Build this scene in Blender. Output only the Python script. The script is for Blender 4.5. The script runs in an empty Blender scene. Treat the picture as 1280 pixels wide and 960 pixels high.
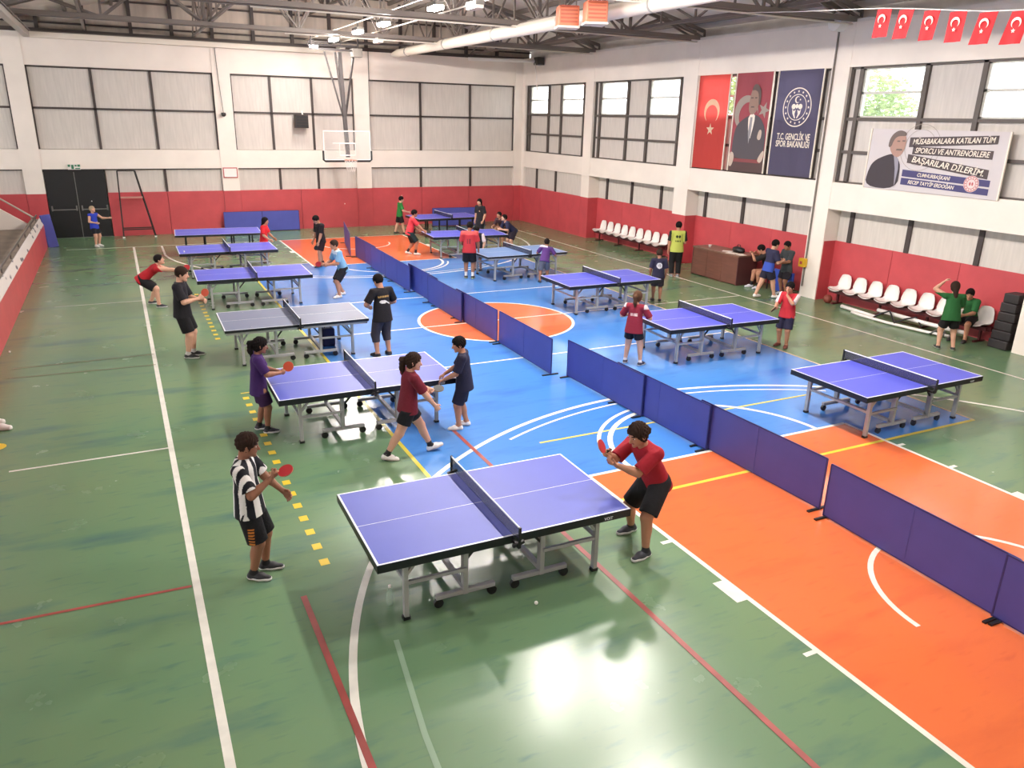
import bpy, bmesh, math, random
import numpy as np
from mathutils import Vector, Matrix
PI = math.pi
R = math.radians
random.seed(7)
S = bpy.context.scene
COL = S.collection

# ------------------------------------------------------------------ camera, world, exposure
cd = bpy.data.cameras.new('camera'); cam = bpy.data.objects.new('camera', cd); COL.objects.link(cam)
CAM_H, YAW, PIT, ROL, FPX = 4.6117, 0.46719, 0.33214, 0.023168, 960.76
f_ = Vector((math.sin(YAW) * math.cos(PIT), math.cos(YAW) * math.cos(PIT), -math.sin(PIT)))
r_ = Vector((math.cos(YAW), -math.sin(YAW), 0)); u_ = r_.cross(f_)
r2 = r_ * math.cos(ROL) + u_ * math.sin(ROL); u2 = -r_ * math.sin(ROL) + u_ * math.cos(ROL)
M = Matrix.Identity(4)
for i in range(3):
    M[i][0], M[i][1], M[i][2] = r2[i], u2[i], -f_[i]
M[2][3] = CAM_H
cam.matrix_world = M
cd.sensor_fit = 'HORIZONTAL'; cd.sensor_width = 36; cd.lens = 36 * FPX / 1280
cd.clip_start = 0.05; cd.clip_end = 300
S.camera = cam

W = bpy.data.worlds.new('overcast_sky'); S.world = W; W.use_nodes = True
bg = W.node_tree.nodes['Background']
bg.inputs[0].default_value = (0.93, 0.97, 1.0, 1); bg.inputs[1].default_value = 4.0
S.view_settings.view_transform = 'Standard'; S.view_settings.look = 'None'
S.view_settings.gamma = 1; S.view_settings.use_curve_mapping = False
S.view_settings.exposure = 0.8
LAMP = 430.0      # radiance of a lit ceiling lamp
LAMP_COL = (1.0, 0.93, 0.86)

# ------------------------------------------------------------------ materials
def lin(c):
    return tuple(((v / 255) / 12.92 if v / 255 <= 0.04045 else ((v / 255 + 0.055) / 1.055) ** 2.4) for v in c)
MATS = {}
def mat(name, rgb, rough=0.6, metal=0.0, noise=0.0, nscale=6.0, bump=0.0, spec=0.5, coat=0.0, rgb2=None, trans=0.0, stretch=None):
    if name in MATS: return MATS[name]
    m = bpy.data.materials.new(name); m.use_nodes = True; MATS[name] = m
    nt = m.node_tree; N = nt.nodes; b = N['Principled BSDF']
    c = lin(rgb)
    b.inputs['Base Color'].default_value = (*c, 1); b.inputs['Roughness'].default_value = rough
    b.inputs['Metallic'].default_value = metal; b.inputs['Specular IOR Level'].default_value = spec
    b.inputs['Coat Weight'].default_value = coat
    if noise or bump or rgb2:
        tc = N.new('ShaderNodeTexCoord'); nz = N.new('ShaderNodeTexNoise')
        nz.inputs['Scale'].default_value = nscale; nz.inputs['Detail'].default_value = 5
        src = tc.outputs['Object']
        if stretch:
            mp = N.new('ShaderNodeMapping'); mp.inputs['Scale'].default_value = stretch
            nt.links.new(src, mp.inputs['Vector']); src = mp.outputs['Vector']
        nt.links.new(src, nz.inputs['Vector'])
        if noise or rgb2:
            mx = N.new('ShaderNodeMix'); mx.data_type = 'RGBA'
            d = lin(rgb2) if rgb2 else tuple(max(0, v * (1 - noise)) for v in c)
            e = c if rgb2 else tuple(min(1, v * (1 + noise * 0.6)) for v in c)
            mx.inputs[6].default_value = (*d, 1); mx.inputs[7].default_value = (*e, 1)
            rp = N.new('ShaderNodeMapRange'); rp.inputs[1].default_value = 0.3; rp.inputs[2].default_value = 0.7
            nt.links.new(nz.outputs['Fac'], rp.inputs[0]); nt.links.new(rp.outputs[0], mx.inputs[0])
            nt.links.new(mx.outputs[2], b.inputs['Base Color'])
        if bump:
            bp = N.new('ShaderNodeBump'); bp.inputs['Strength'].default_value = bump; bp.inputs['Distance'].default_value = 0.01
            nt.links.new(nz.outputs['Fac'], bp.inputs['Height']); nt.links.new(bp.outputs[0], b.inputs['Normal'])
    if trans:
        tr = N.new('ShaderNodeBsdfTranslucent'); tr.inputs[0].default_value = (*c, 1)
        ms = N.new('ShaderNodeMixShader'); ms.inputs[0].default_value = trans
        nt.links.new(b.outputs[0], ms.inputs[1]); nt.links.new(tr.outputs[0], ms.inputs[2])
        nt.links.new(ms.outputs[0], N['Material Output'].inputs[0])
    return m
def mat_alpha(name, rgb, alpha, rough=0.4):
    m = mat(name, rgb, rough)
    nt = m.node_tree; N = nt.nodes
    t = N.new('ShaderNodeBsdfTransparent'); ms = N.new('ShaderNodeMixShader'); ms.inputs[0].default_value = alpha
    nt.links.new(t.outputs[0], ms.inputs[1]); nt.links.new(N['Principled BSDF'].outputs[0], ms.inputs[2])
    nt.links.new(ms.outputs[0], N['Material Output'].inputs[0]); return m
def mat_emit(name, rgb, s):
    m = bpy.data.materials.new(name); m.use_nodes = True; nt = m.node_tree; nt.nodes.clear()
    e = nt.nodes.new('ShaderNodeEmission'); o = nt.nodes.new('ShaderNodeOutputMaterial')
    e.inputs[0].default_value = (*rgb, 1); e.inputs[1].default_value = s; nt.links.new(e.outputs[0], o.inputs[0]); return m
def mat_attr(name, rough=0.8, sheen=0.0, spec=0.3):
    m = bpy.data.materials.new(name); m.use_nodes = True; nt = m.node_tree; N = nt.nodes
    a = N.new('ShaderNodeAttribute'); a.attribute_name = 'Col'
    b = N['Principled BSDF']; nt.links.new(a.outputs['Color'], b.inputs['Base Color'])
    b.inputs['Roughness'].default_value = rough; b.inputs['Specular IOR Level'].default_value = spec
    nz = N.new('ShaderNodeTexNoise'); nz.inputs['Scale'].default_value = 16
    bp = N.new('ShaderNodeBump'); bp.inputs['Strength'].default_value = 0.35; bp.inputs['Distance'].default_value = 0.02
    nt.links.new(nz.outputs['Fac'], bp.inputs['Height']); nt.links.new(bp.outputs[0], b.inputs['Normal'])
    return m

# ------------------------------------------------------------------ mesh helpers
class MB:
    def __init__(s): s.v = []; s.f = []
    def add(s, vs, fs):
        o = len(s.v); s.v += [tuple(v) for v in vs]; s.f += [tuple(i + o for i in f) for f in fs]; return s
    def box(s, x0, x1, y0, y1, z0, z1, mtx=None):
        vs = [Vector((x, y, z)) for z in (z0, z1) for y in (y0, y1) for x in (x0, x1)]
        if mtx: vs = [mtx @ v for v in vs]
        return s.add(vs, [(0, 2, 3, 1), (4, 5, 7, 6), (0, 1, 5, 4), (2, 6, 7, 3), (0, 4, 6, 2), (1, 3, 7, 5)])
    def bar(s, a, b, w, h=None, up=(0, 0, 1)):
        a = Vector(a); b = Vector(b); h = h or w; d = (b - a).normalized(); u = Vector(up)
        if abs(d.dot(u)) > 0.98: u = Vector((1, 0, 0))
        r = d.cross(u).normalized(); u = r.cross(d)
        vs = [p + r * sx * w / 2 + u * sy * h / 2 for p in (a, b) for sy in (-1, 1) for sx in (-1, 1)]
        return s.add(vs, [(0, 2, 3, 1), (4, 5, 7, 6), (0, 1, 5, 4), (2, 6, 7, 3), (0, 4, 6, 2), (1, 3, 7, 5)])
    def tube(s, pts, r, n=8, closed=False):
        pts = [Vector(p) for p in pts]; m = len(pts); rings = []
        rr = r if isinstance(r, (list, tuple)) else [r] * m
        ref = None
        for i, p in enumerate(pts):
            if closed: d = (pts[(i + 1) % m] - pts[i - 1]).normalized()
            else: d = (pts[min(i + 1, m - 1)] - pts[max(i - 1, 0)]).normalized()
            if ref is None: ref = Vector((0, 0, 1)) if abs(d.z) < 0.9 else Vector((1, 0, 0))
            x = d.cross(ref).normalized(); ref = x.cross(d).normalized()
            rings.append([p + (x * math.cos(2 * PI * k / n) + ref * math.sin(2 * PI * k / n)) * rr[i] for k in range(n)])
        vs = [v for g in rings for v in g]; fs = []
        for i in range(m if closed else m - 1):
            j = (i + 1) % m
            for k in range(n):
                l = (k + 1) % n; fs.append((i * n + k, i * n + l, j * n + l, j * n + k))
        if not closed:
            fs.append(tuple(range(n - 1, -1, -1))); fs.append(tuple((m - 1) * n + k for k in range(n)))
        return s.add(vs, fs)
    def lathe(s, prof, c=(0, 0, 0), n=16, mtx=None):
        vs = []
        for r, z in prof:
            for k in range(n):
                v = Vector((c[0] + r * math.cos(2 * PI * k / n), c[1] + r * math.sin(2 * PI * k / n), c[2] + z))
                vs.append(mtx @ v if mtx else v)
        fs = []
        for i in range(len(prof) - 1):
            for k in range(n):
                l = (k + 1) % n; fs.append((i * n + k, i * n + l, (i + 1) * n + l, (i + 1) * n + k))
        fs.append(tuple(range(n - 1, -1, -1))); fs.append(tuple((len(prof) - 1) * n + k for k in range(n)))
        return s.add(vs, fs)
    def prism(s, poly, t, mtx=None):        # polygon in xy, thickness 0..t in z
        n = len(poly)
        vs = [Vector((x, y, z)) for z in (0, t) for x, y in poly]
        if mtx: vs = [mtx @ v for v in vs]
        return s.add(vs, [tuple(range(n - 1, -1, -1)), tuple(range(n, 2 * n))] + [(i, (i + 1) % n, n + (i + 1) % n, n + i) for i in range(n)])
    def ribbon(s, pts, w, z):
        pts = [Vector((p[0], p[1])) for p in pts]; m = len(pts); L = []; Q = []
        for i, p in enumerate(pts):
            d = (pts[min(i + 1, m - 1)] - pts[max(i - 1, 0)]).normalized(); nn = Vector((-d.y, d.x)) * w / 2
            L.append((p.x + nn.x, p.y + nn.y, z)); Q.append((p.x - nn.x, p.y - nn.y, z))
        return s.add(L + Q, [(m + i, m + i + 1, i + 1, i) for i in range(m - 1)])
    def mesh(s, name):
        me = bpy.data.meshes.new(name); me.from_pydata(s.v, [], s.f); me.validate(); me.update(); return me
    def build(s, name, m, parent=None, smooth=False, bevel=0.0):
        me = s.mesh(name)
        if smooth:
            me.polygons.foreach_set('use_smooth', [True] * len(me.polygons))
        me.materials.append(m)
        o = bpy.data.objects.new(name, me); COL.objects.link(o)
        if parent: o.parent = parent
        if bevel:
            bv = o.modifiers.new('bevel', 'BEVEL'); bv.width = bevel; bv.segments = 2; bv.limit_method = 'ANGLE'
        return o
def tag(o, label=None, cat=None, group=None, kind=None):
    if label: o['label'] = label
    if cat: o['category'] = cat
    if group: o['group'] = group
    if kind: o['kind'] = kind
    return o
def empty(name, loc, label=None, cat=None, rz=0.0, group=None):
    o = bpy.data.objects.new(name, None); o.empty_display_size = 0.1; COL.objects.link(o)
    o.location = loc; o.rotation_euler = (0, 0, rz); return tag(o, label, cat, group)
def copy_tree(o, parent=None):
    c = o.copy(); COL.objects.link(c)
    if parent: c.parent = parent
    for ch in list(o.children): copy_tree(ch, c)
    return c
def structure(o): o['kind'] = 'structure'; return o
def share(o, name, parent, loc=None):
    c = bpy.data.objects.new(name, o.data); COL.objects.link(c); c.parent = parent
    if loc: c.location = loc
    for md in o.modifiers:
        if md.type == 'BEVEL':
            bv = c.modifiers.new('bevel', 'BEVEL'); bv.width = md.width; bv.segments = md.segments; bv.limit_method = 'ANGLE'
    return c
def text_mesh(name, body, size, m, parent, mtx, ext=0.0015, width=None, shear=0.0):
    cu = bpy.data.curves.new('t', 'FONT'); cu.body = body; cu.size = size; cu.align_x = 'CENTER'; cu.align_y = 'CENTER'
    cu.extrude = ext; cu.shear = shear; cu.resolution_u = 3; cu.offset = size * 0.012
    t = bpy.data.objects.new('t', cu); COL.objects.link(t)
    bpy.context.view_layer.update()
    me = bpy.data.meshes.new_from_object(t.evaluated_get(bpy.context.evaluated_depsgraph_get()))
    bpy.data.objects.remove(t)
    sx = 1.0
    if width:
        xs = [v.co.x for v in me.vertices]; sx = width / (max(xs) - min(xs))
    me.transform(mtx @ Matrix.Diagonal((sx, 1, 1, 1)))
    me.name = name; me.materials.clear(); me.materials.append(m)
    o = bpy.data.objects.new(name, me); COL.objects.link(o); o.parent = parent; return o
def arc(cx, cy, r, a0, a1, n=48):
    return [(cx + r * math.cos(R(a0 + (a1 - a0) * i / n)), cy + r * math.sin(R(a0 + (a1 - a0) * i / n))) for i in range(n + 1)]

# common materials
WHITE = mat('white_wall_paint', (238, 227, 218), 0.55, noise=0.05, nscale=1.2)
PANEL = mat('grey_cladding_panel', (208, 200, 193), 0.5, noise=0.08, nscale=3, stretch=(6, 6, 0.5))
PANEL2 = mat('beige_gable_panel', (200, 186, 172), 0.6, noise=0.12, nscale=1.5, stretch=(4, 4, 0.6))
STEEL = mat('dark_steel', (72, 63, 61), 0.5, metal=0.2)
FRAME_G = mat('grey_steel_frame', (92, 84, 80), 0.5, metal=0.2)
REDPAD = mat('red_wall_paint', (194, 76, 82), 0.42, noise=0.10, nscale=2.0)
BLACK = mat('black_plastic', (22, 22, 24), 0.45)
CHROME = mat('grey_metal_tube', (140, 138, 136), 0.35, metal=0.7)
LEGGREY = mat('grey_table_leg', (166, 166, 166), 0.45, metal=0.1)
WLINE = mat('white_court_line', (225, 222, 212), 0.35, noise=0.12, nscale=5)
WHITEP = mat('white_plastic', (236, 230, 226), 0.35)
WPIPE = mat('white_duct', (228, 218, 204), 0.45)
YEL = mat('yellow_court_line', (214, 196, 60), 0.35, noise=0.1, nscale=5)
REDL = mat('faded_red_line', (160, 72, 66), 0.4, noise=0.3, nscale=3)
XR, YB, RED_H, BM0, BM1, WT, TOP = 17.1, 33.5, 1.63, 2.5, 3.2, 6.05, 7.1
XREC = XR + 0.45; EZ0 = 7.5

# ------------------------------------------------------------------ floor with its paint
def mat_floor(name, base, dark, light, rough=0.2):
    m = bpy.data.materials.new(name); m.use_nodes = True; nt = m.node_tree; N = nt.nodes; b = N['Principled BSDF']
    tc = N.new('ShaderNodeTexCoord')
    def noise(scale, det, st=(1, 1, 1)):
        mp = N.new('ShaderNodeMapping'); mp.inputs['Scale'].default_value = st
        nz = N.new('ShaderNodeTexNoise'); nz.inputs['Scale'].default_value = scale; nz.inputs['Detail'].default_value = det
        nt.links.new(tc.outputs['Object'], mp.inputs['Vector']); nt.links.new(mp.outputs[0], nz.inputs['Vector']); return nz
    def ramp(nz, lo, hi):
        rp = N.new('ShaderNodeMapRange'); rp.inputs[1].default_value = lo; rp.inputs[2].default_value = hi
        nt.links.new(nz.outputs['Fac'], rp.inputs[0]); return rp
    def mix(fac, a, bb, k=1.0):
        mx = N.new('ShaderNodeMix'); mx.data_type = 'RGBA'
        ml = N.new('ShaderNodeMath'); ml.operation = 'MULTIPLY'; ml.inputs[1].default_value = k
        nt.links.new(fac.outputs[0], ml.inputs[0]); nt.links.new(ml.outputs[0], mx.inputs[0])
        for sk, v in ((6, a), (7, bb)):
            if isinstance(v, tuple): mx.inputs[sk].default_value = (*v, 1)
            else: nt.links.new(v, mx.inputs[sk])
        return mx.outputs[2]
    c = mix(ramp(noise(0.35, 3), 0.35, 0.7), lin(base), lin(light), 0.7)
    c = mix(ramp(noise(1.1, 6, (0.45, 1.6, 1)), 0.55, 0.72), c, lin(dark), 0.75)
    c = mix(ramp(noise(6, 6, (0.5, 2, 1)), 0.58, 0.76), c, lin(dark), 0.5)
    nt.links.new(c, b.inputs['Base Color'])
    rr = ramp(noise(1.3, 5), 0.2, 0.8); rr.inputs[3].default_value = rough - 0.02; rr.inputs[4].default_value = rough + 0.05; b.inputs['Specular IOR Level'].default_value = 0.62
    nt.links.new(rr.outputs[0], b.inputs['Roughness'])
    bp = N.new('ShaderNodeBump'); bp.inputs['Strength'].default_value = 0.06; bp.inputs['Distance'].default_value = 0.02
    nt.links.new(noise(3.0, 6).outputs['Fac'], bp.inputs['Height']); nt.links.new(bp.outputs[0], b.inputs['Normal'])
    return m
GREEN = mat_floor('green_floor_paint', (98, 132, 98), (66, 102, 98), (118, 138, 98), 0.24)
BLUE = mat_floor('blue_floor_paint', (68, 126, 200), (56, 108, 188), (82, 140, 208), 0.17)
ORNG = mat_floor('orange_floor_paint', (218, 106, 58), (200, 92, 54), (226, 118, 66), 0.17)
floor = structure(MB().box(-9.6, 17.9, -3, 33.9, -0.2, 0).build('floor', GREEN))
CX = 7.77; YM = 16.33; BL0, BL1 = 2.3, 30.55; BK0, BK1 = BL0 + 1.575, BL1 - 1.575
VX0, VX1, VY0, VY1 = 3.27, 12.38, 7.28, 25.4
KX0, KX1 = 5.27, 10.2; FT0, FT1 = 8.05, 24.75
zone = MB()
def rect(mb, x0, x1, y0, y1, z): mb.add([(x0, y0, z), (x1, y0, z), (x1, y1, z), (x0, y1, z)], [(0, 1, 2, 3)])
def flat(name, m, fn): mb = MB(); fn(mb); return mb.build(name, m, floor)
flat('painted_zone', BLUE, lambda b: rect(b, VX0, VX1, VY0, VY1, 0.001))
flat('painted_zone', ORNG, lambda b: rect(b, KX0, KX1, BL0, FT0, 0.0016))
flat('painted_zone', ORNG, lambda b: rect(b, KX0, KX1, FT1, BL1, 0.0016))
flat('painted_zone', ORNG, lambda b: b.add([(p[0], p[1], 0.0016) for p in arc(CX, YM, 1.86, 0, 360, 64)[:-1]], [tuple(range(64))]))
NL = [0]
def line(m, pts, w=0.05, z=0.0022):
    NL[0] += 1
    return flat('court_line', m, lambda b: b.ribbon(pts, w, z + NL[0] * 0.00004))
WH2 = mat('tan_worn_line', (206, 186, 150), 0.35, noise=0.15, nscale=5)
line(WLINE, [(0.2, -3), (0.2, BL1)], 0.075); line(WLINE, [(15.43, -3), (15.43, BL1)], 0.06)
line(WLINE, [(-1.9, BL1), (15.43, BL1)], 0.05); line(WLINE, [(0.2, BL0), (15.43, BL0)], 0.06)
line(WLINE, [(VX0, YM), (15.43, YM)], 0.05)
line(YEL, [(VX0, VY0), (VX0, VY1)], 0.06); line(YEL, [(KX0, VY0), (VX1, VY0)], 0.06); line(YEL, [(VX0, VY0), (KX0, VY0)], 0.06)
line(WH2, [(VX1, VY0), (VX1, VY1)], 0.055)
line(WH2, [(VX0, VY1), (KX0, VY1)], 0.05); line(WH2, [(KX1, VY1), (VX1, VY1)], 0.05)
line(WLINE, [(VX0, YM - 3), (VX1, YM - 3)], 0.05); line(WLINE, [(VX0, YM + 3), (VX1, YM + 3)], 0.05)
for x in (KX0, KX1):
    line(WLINE, [(x, BL0), (x, FT0)], 0.06, 0.0026); line(WLINE, [(x, FT1), (x, BL1)], 0.06, 0.0026)
line(WLINE, [(KX0, FT0), (KX1, FT0)], 0.06, 0.0026); line(WLINE, [(KX0, FT1), (KX1, FT1)], 0.06, 0.0026)
line(WLINE, arc(CX, YM, 1.86, 0, 360, 72), 0.07, 0.0028)
for cy, a0, fy in ((BK0, 0, FT0), (BK1, 180, FT1)):
    e = R(4)
    line(WLINE, arc(CX, cy, 6.68, a0 + 4, a0 + 176, 90), 0.075, 0.003)
    line(WLINE, arc(CX, cy, 6.45, a0 + 58, a0 + 117, 40), 0.045, 0.003)
    line(WLINE, arc(CX, fy, 1.8, a0, a0 + 180, 40), 0.08, 0.003)
    line(WLINE, arc(CX, fy, 1.97, a0 + 95, a0 + 165, 24), 0.06, 0.003)
    line(WLINE, arc(CX, cy - 0.05, 1.3, a0 + 10, a0 + 178, 40), 0.06, 0.003)
    s_ = 1 if a0 == 0 else -1
    line(WLINE, [(CX - 6.66, cy + s_ * 0.45), (CX - 6.66, cy - s_ * 1.575)], 0.07, 0.003)
    line(WLINE, [(CX + 6.66, cy + s_ * 0.45), (CX + 6.66, cy - s_ * 1.575)], 0.07, 0.003)
    for kx, dx in ((KX0, -1), (KX1, 1)):
        base = BL0 if a0 == 0 else BL1
        for d0, d1 in ((1.70, 1.75), (2.62, 3.0), (3.86, 3.92), (4.72, 4.78)):
            y0, y1 = base + s_ * d0, base + s_ * d1
            flat('court_line', WLINE, lambda b: rect(b, min(kx, kx + dx * 0.16), max(kx, kx + dx * 0.16), min(y0, y1), max(y0, y1), 0.0027))
line(WLINE, [(-1.8, 11.31), (0.2, 11.31)], 0.045); line(WLINE, [(-1.8, 21.45), (0.2, 21.45)], 0.035)
line(YEL, [(5.2, 9.33), (10.8, 9.33)], 0.045, 0.0024)
line(REDL, [(1.15, 6.85), (1.15, -3)], 0.06, 0.0032); line(REDL, [(4.19, 10.4), (4.19, -3)], 0.06, 0.0032)
line(REDL, [(-2.4, 7.62), (0.15, 7.5)], 0.04, 0.0021)
FAINT = mat('worn_red_line', (112, 108, 82), 0.35)
line(FAINT, [(-2.2, 16.3), (0.2, 16.35)], 0.04, 0.0021); line(FAINT, [(-2.2, 15.7), (0.2, 15.6)], 0.04, 0.0021)
line(mat('worn_white_line', (132, 158, 132), 0.35), [(1.78, 5.8), (1.62, 4.6), (1.5, 3.0)], 0.05, 0.0021)
DASHM = mat('yellow_floor_tape', (222, 190, 44), 0.4)
line(DASHM, [(1.44, 13.3), (1.64, 13.3)], 0.04)
for i in range(17):
    y = 7.33 + i * 0.352
    mb = MB(); rect(mb, 1.44, 1.54, y, y + 0.13, 0.0024); mb.build('floor_dash', DASHM, floor)
for i in range(14):
    y = 17.0 + i * 0.36
    mb = MB(); rect(mb, 1.44, 1.54, y, y + 0.13, 0.0024); mb.build('floor_dash', DASHM, floor)
mb = MB(); mb.add([(p[0], p[1], 0.003) for p in arc(-2.06, 12.3, 0.14, 0, 360, 24)[:-1]], [tuple(range(24))])
mb.build('floor_sticker', DASHM, floor)

# ------------------------------------------------------------------ back wall
wb = structure(MB().box(-9.6, 17.6, YB + 0.3, YB + 0.5, 0, TOP).build('wall_back', PANEL))
tag(wb, kind='structure')
def child_box(name, m, par, x0, x1, y0, y1, z0, z1, bev=0.0):
    cx, cy, cz = (x0 + x1) / 2, (y0 + y1) / 2, (z0 + z1) / 2
    o = MB().box(x0 - cx, x1 - cx, y0 - cy, y1 - cy, z0 - cz, z1 - cz).build(name, m, par, bevel=bev)
    o.location = (cx, cy, cz); return o
BCOL = [(-3.05, -2.43), (3.74, 4.38), (9.22, 9.86), (16.72, XR)]
DOOR = (-2.43, -0.41)
for x0, x1 in BCOL:
    child_box('column', WHITE, wb, x0, x1, YB - 0.02, YB + 0.3, RED_H if x0 > -3 or True else 0, TOP)
    child_box('red_column_base', REDPAD, wb, x0, x1, YB - 0.02, YB + 0.3, 0, RED_H)
for (x0, x1) in [(-9.6, -3.05), (-2.43, 3.74), (4.38, 9.22), (9.86, 16.72)]:
    child_box('beam', WHITE, wb, x0, x1, YB + 0.01, YB + 0.3, BM0, BM1)
    child_box('beam', WHITE, wb, x0, x1, YB + 0.01, YB + 0.3, WT - 0.02, TOP)
bays = [(-9.6, -3.05, [-6.3]), (-2.43, 3.74, [-0.42, 1.55]), (4.38, 9.22, [5.87, 7.51]), (9.86, 16.72, [12.18, 14.53])]
ZT = 4.62
for x0, x1, ms in bays:
    ed = [x0] + ms + [x1]
    for a, b in zip(ed[:-1], ed[1:]):
        for z0, z1 in ((BM1, ZT), (ZT, WT - 0.02)):
            child_box('wall_panel', PANEL, wb, a + 0.02, b - 0.02, YB + 0.16, YB + 0.3, z0 + 0.015, z1 - 0.015)
    for x in ms:
        child_box('mullion', STEEL, wb, x - 0.045, x + 0.045, YB + 0.1, YB + 0.2, BM1, WT - 0.02)
    child_box('mullion', STEEL, wb, x0, x1, YB + 0.1, YB + 0.2, ZT - 0.035, ZT + 0.035)
    child_box('mullion', STEEL, wb, x0, x1, YB + 0.1, YB + 0.2, WT - 0.08, WT - 0.02)
    child_box('mullion', STEEL, wb, x0, x0 + 0.05, YB + 0.1, YB + 0.2, BM1, WT - 0.02)
    child_box('mullion', STEEL, wb, x1 - 0.05, x1, YB + 0.1, YB + 0.2, BM1, WT - 0.02)
    # low strip
    lm = {0: [-6.3], 1: [-0.36, 1.67], 2: [6.02, 7.59], 3: [12.15, 14.55]}[bays.index((x0, x1, ms))]
    lx0 = x0 if x0 != -2.43 else DOOR[1]
    ed = [lx0] + [m_ for m_ in lm if m_ > lx0 + 0.1] + [x1]
    for a, b in zip(ed[:-1], ed[1:]):
        child_box('wall_panel', PANEL, wb, a + 0.02, b - 0.02, YB + 0.14, YB + 0.3, RED_H, BM0 - 0.03)
    for x in ed[1:-1]:
        child_box('mullion', STEEL, wb, x - 0.045, x + 0.045, YB + 0.08, YB + 0.2, RED_H, BM0)
    child_box('mullion', STEEL, wb, lx0, x1, YB + 0.08, YB + 0.2, BM0 - 0.04, BM0)
    n = max(1, round((x1 - lx0) / 2.2)); st = (x1 - lx0) / n
    for i in range(n):
        child_box('red_wall_board', REDPAD, wb, lx0 + i * st + 0.006, lx0 + (i + 1) * st - 0.006, YB, YB + 0.3, 0, RED_H, 0.004)
# gable above the wall, with studs
child_box('eave_beam', STEEL, wb, -9.6, 17.6, YB + 0.02, YB + 0.3, TOP, TOP + 0.14)
child_box('gable_panel', PANEL2, wb, -9.6, 17.6, YB + 0.35, YB + 0.45, TOP, 10.2)
for i, x in enumerate([-4.8, -3.3, -1.88, -0.4, 1.1, 2.48, 3.9, 5.41, 6.9, 8.4, 9.9, 11.4, 12.9, 14.4, 15.9]):
    child_box('gable_stud', STEEL, wb, x - 0.06, x + 0.06, YB + 0.2, YB + 0.34, TOP + 0.1, 10.0)
for z in (7.45, 8.3, 9.1):
    child_box('gable_rail', STEEL, wb, -9.6, 17.6, YB + 0.24, YB + 0.34, z - 0.03, z + 0.03)

# emergency double door
door = structure(empty('door_1', (0, YB, 0)))
child_box('door_frame', BLACK, door, DOOR[0], DOOR[1], 0.0, 0.25, 2.4, BM0)
DK = mat('black_door_paint', (24, 24, 27), 0.45)
xm = (DOOR[0] + DOOR[1]) / 2 - 0.02
for a, b in ((DOOR[0] + 0.02, xm - 0.012), (xm + 0.012, DOOR[1] - 0.02)):
    lf = child_box('door_leaf', DK, door, a, b, 0.04, 0.1, 0.015, 2.4, 0.006)
    pb = MB(); w = (b - a) / 2
    pb.bar((-w + 0.1, -0.11, -0.16), (w - 0.06, -0.11, -0.16), 0.035); pb.bar((-w + 0.1, -0.11, -0.2), (-w + 0.1, -0.11, -0.02), 0.05); pb.bar((w - 0.06, -0.11, -0.2), (w - 0.06, -0.11, -0.02), 0.05)
    pb.bar((-w + 0.1, -0.11, -0.1), (-w + 0.1, -0.02, -0.1), 0.03); pb.bar((w - 0.06, -0.11, -0.1), (w - 0.06, -0.02, -0.1), 0.03)
    pb.build('push_bar', CHROME, lf)
child_box('door_astragal', CHROME, door, xm - 0.012, xm + 0.012, 0.03, 0.1, 0.02, 2.4)
child_box('door_sill', CHROME, door, DOOR[0], DOOR[1], 0.0, 0.3, 0.0, 0.012)

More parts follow.
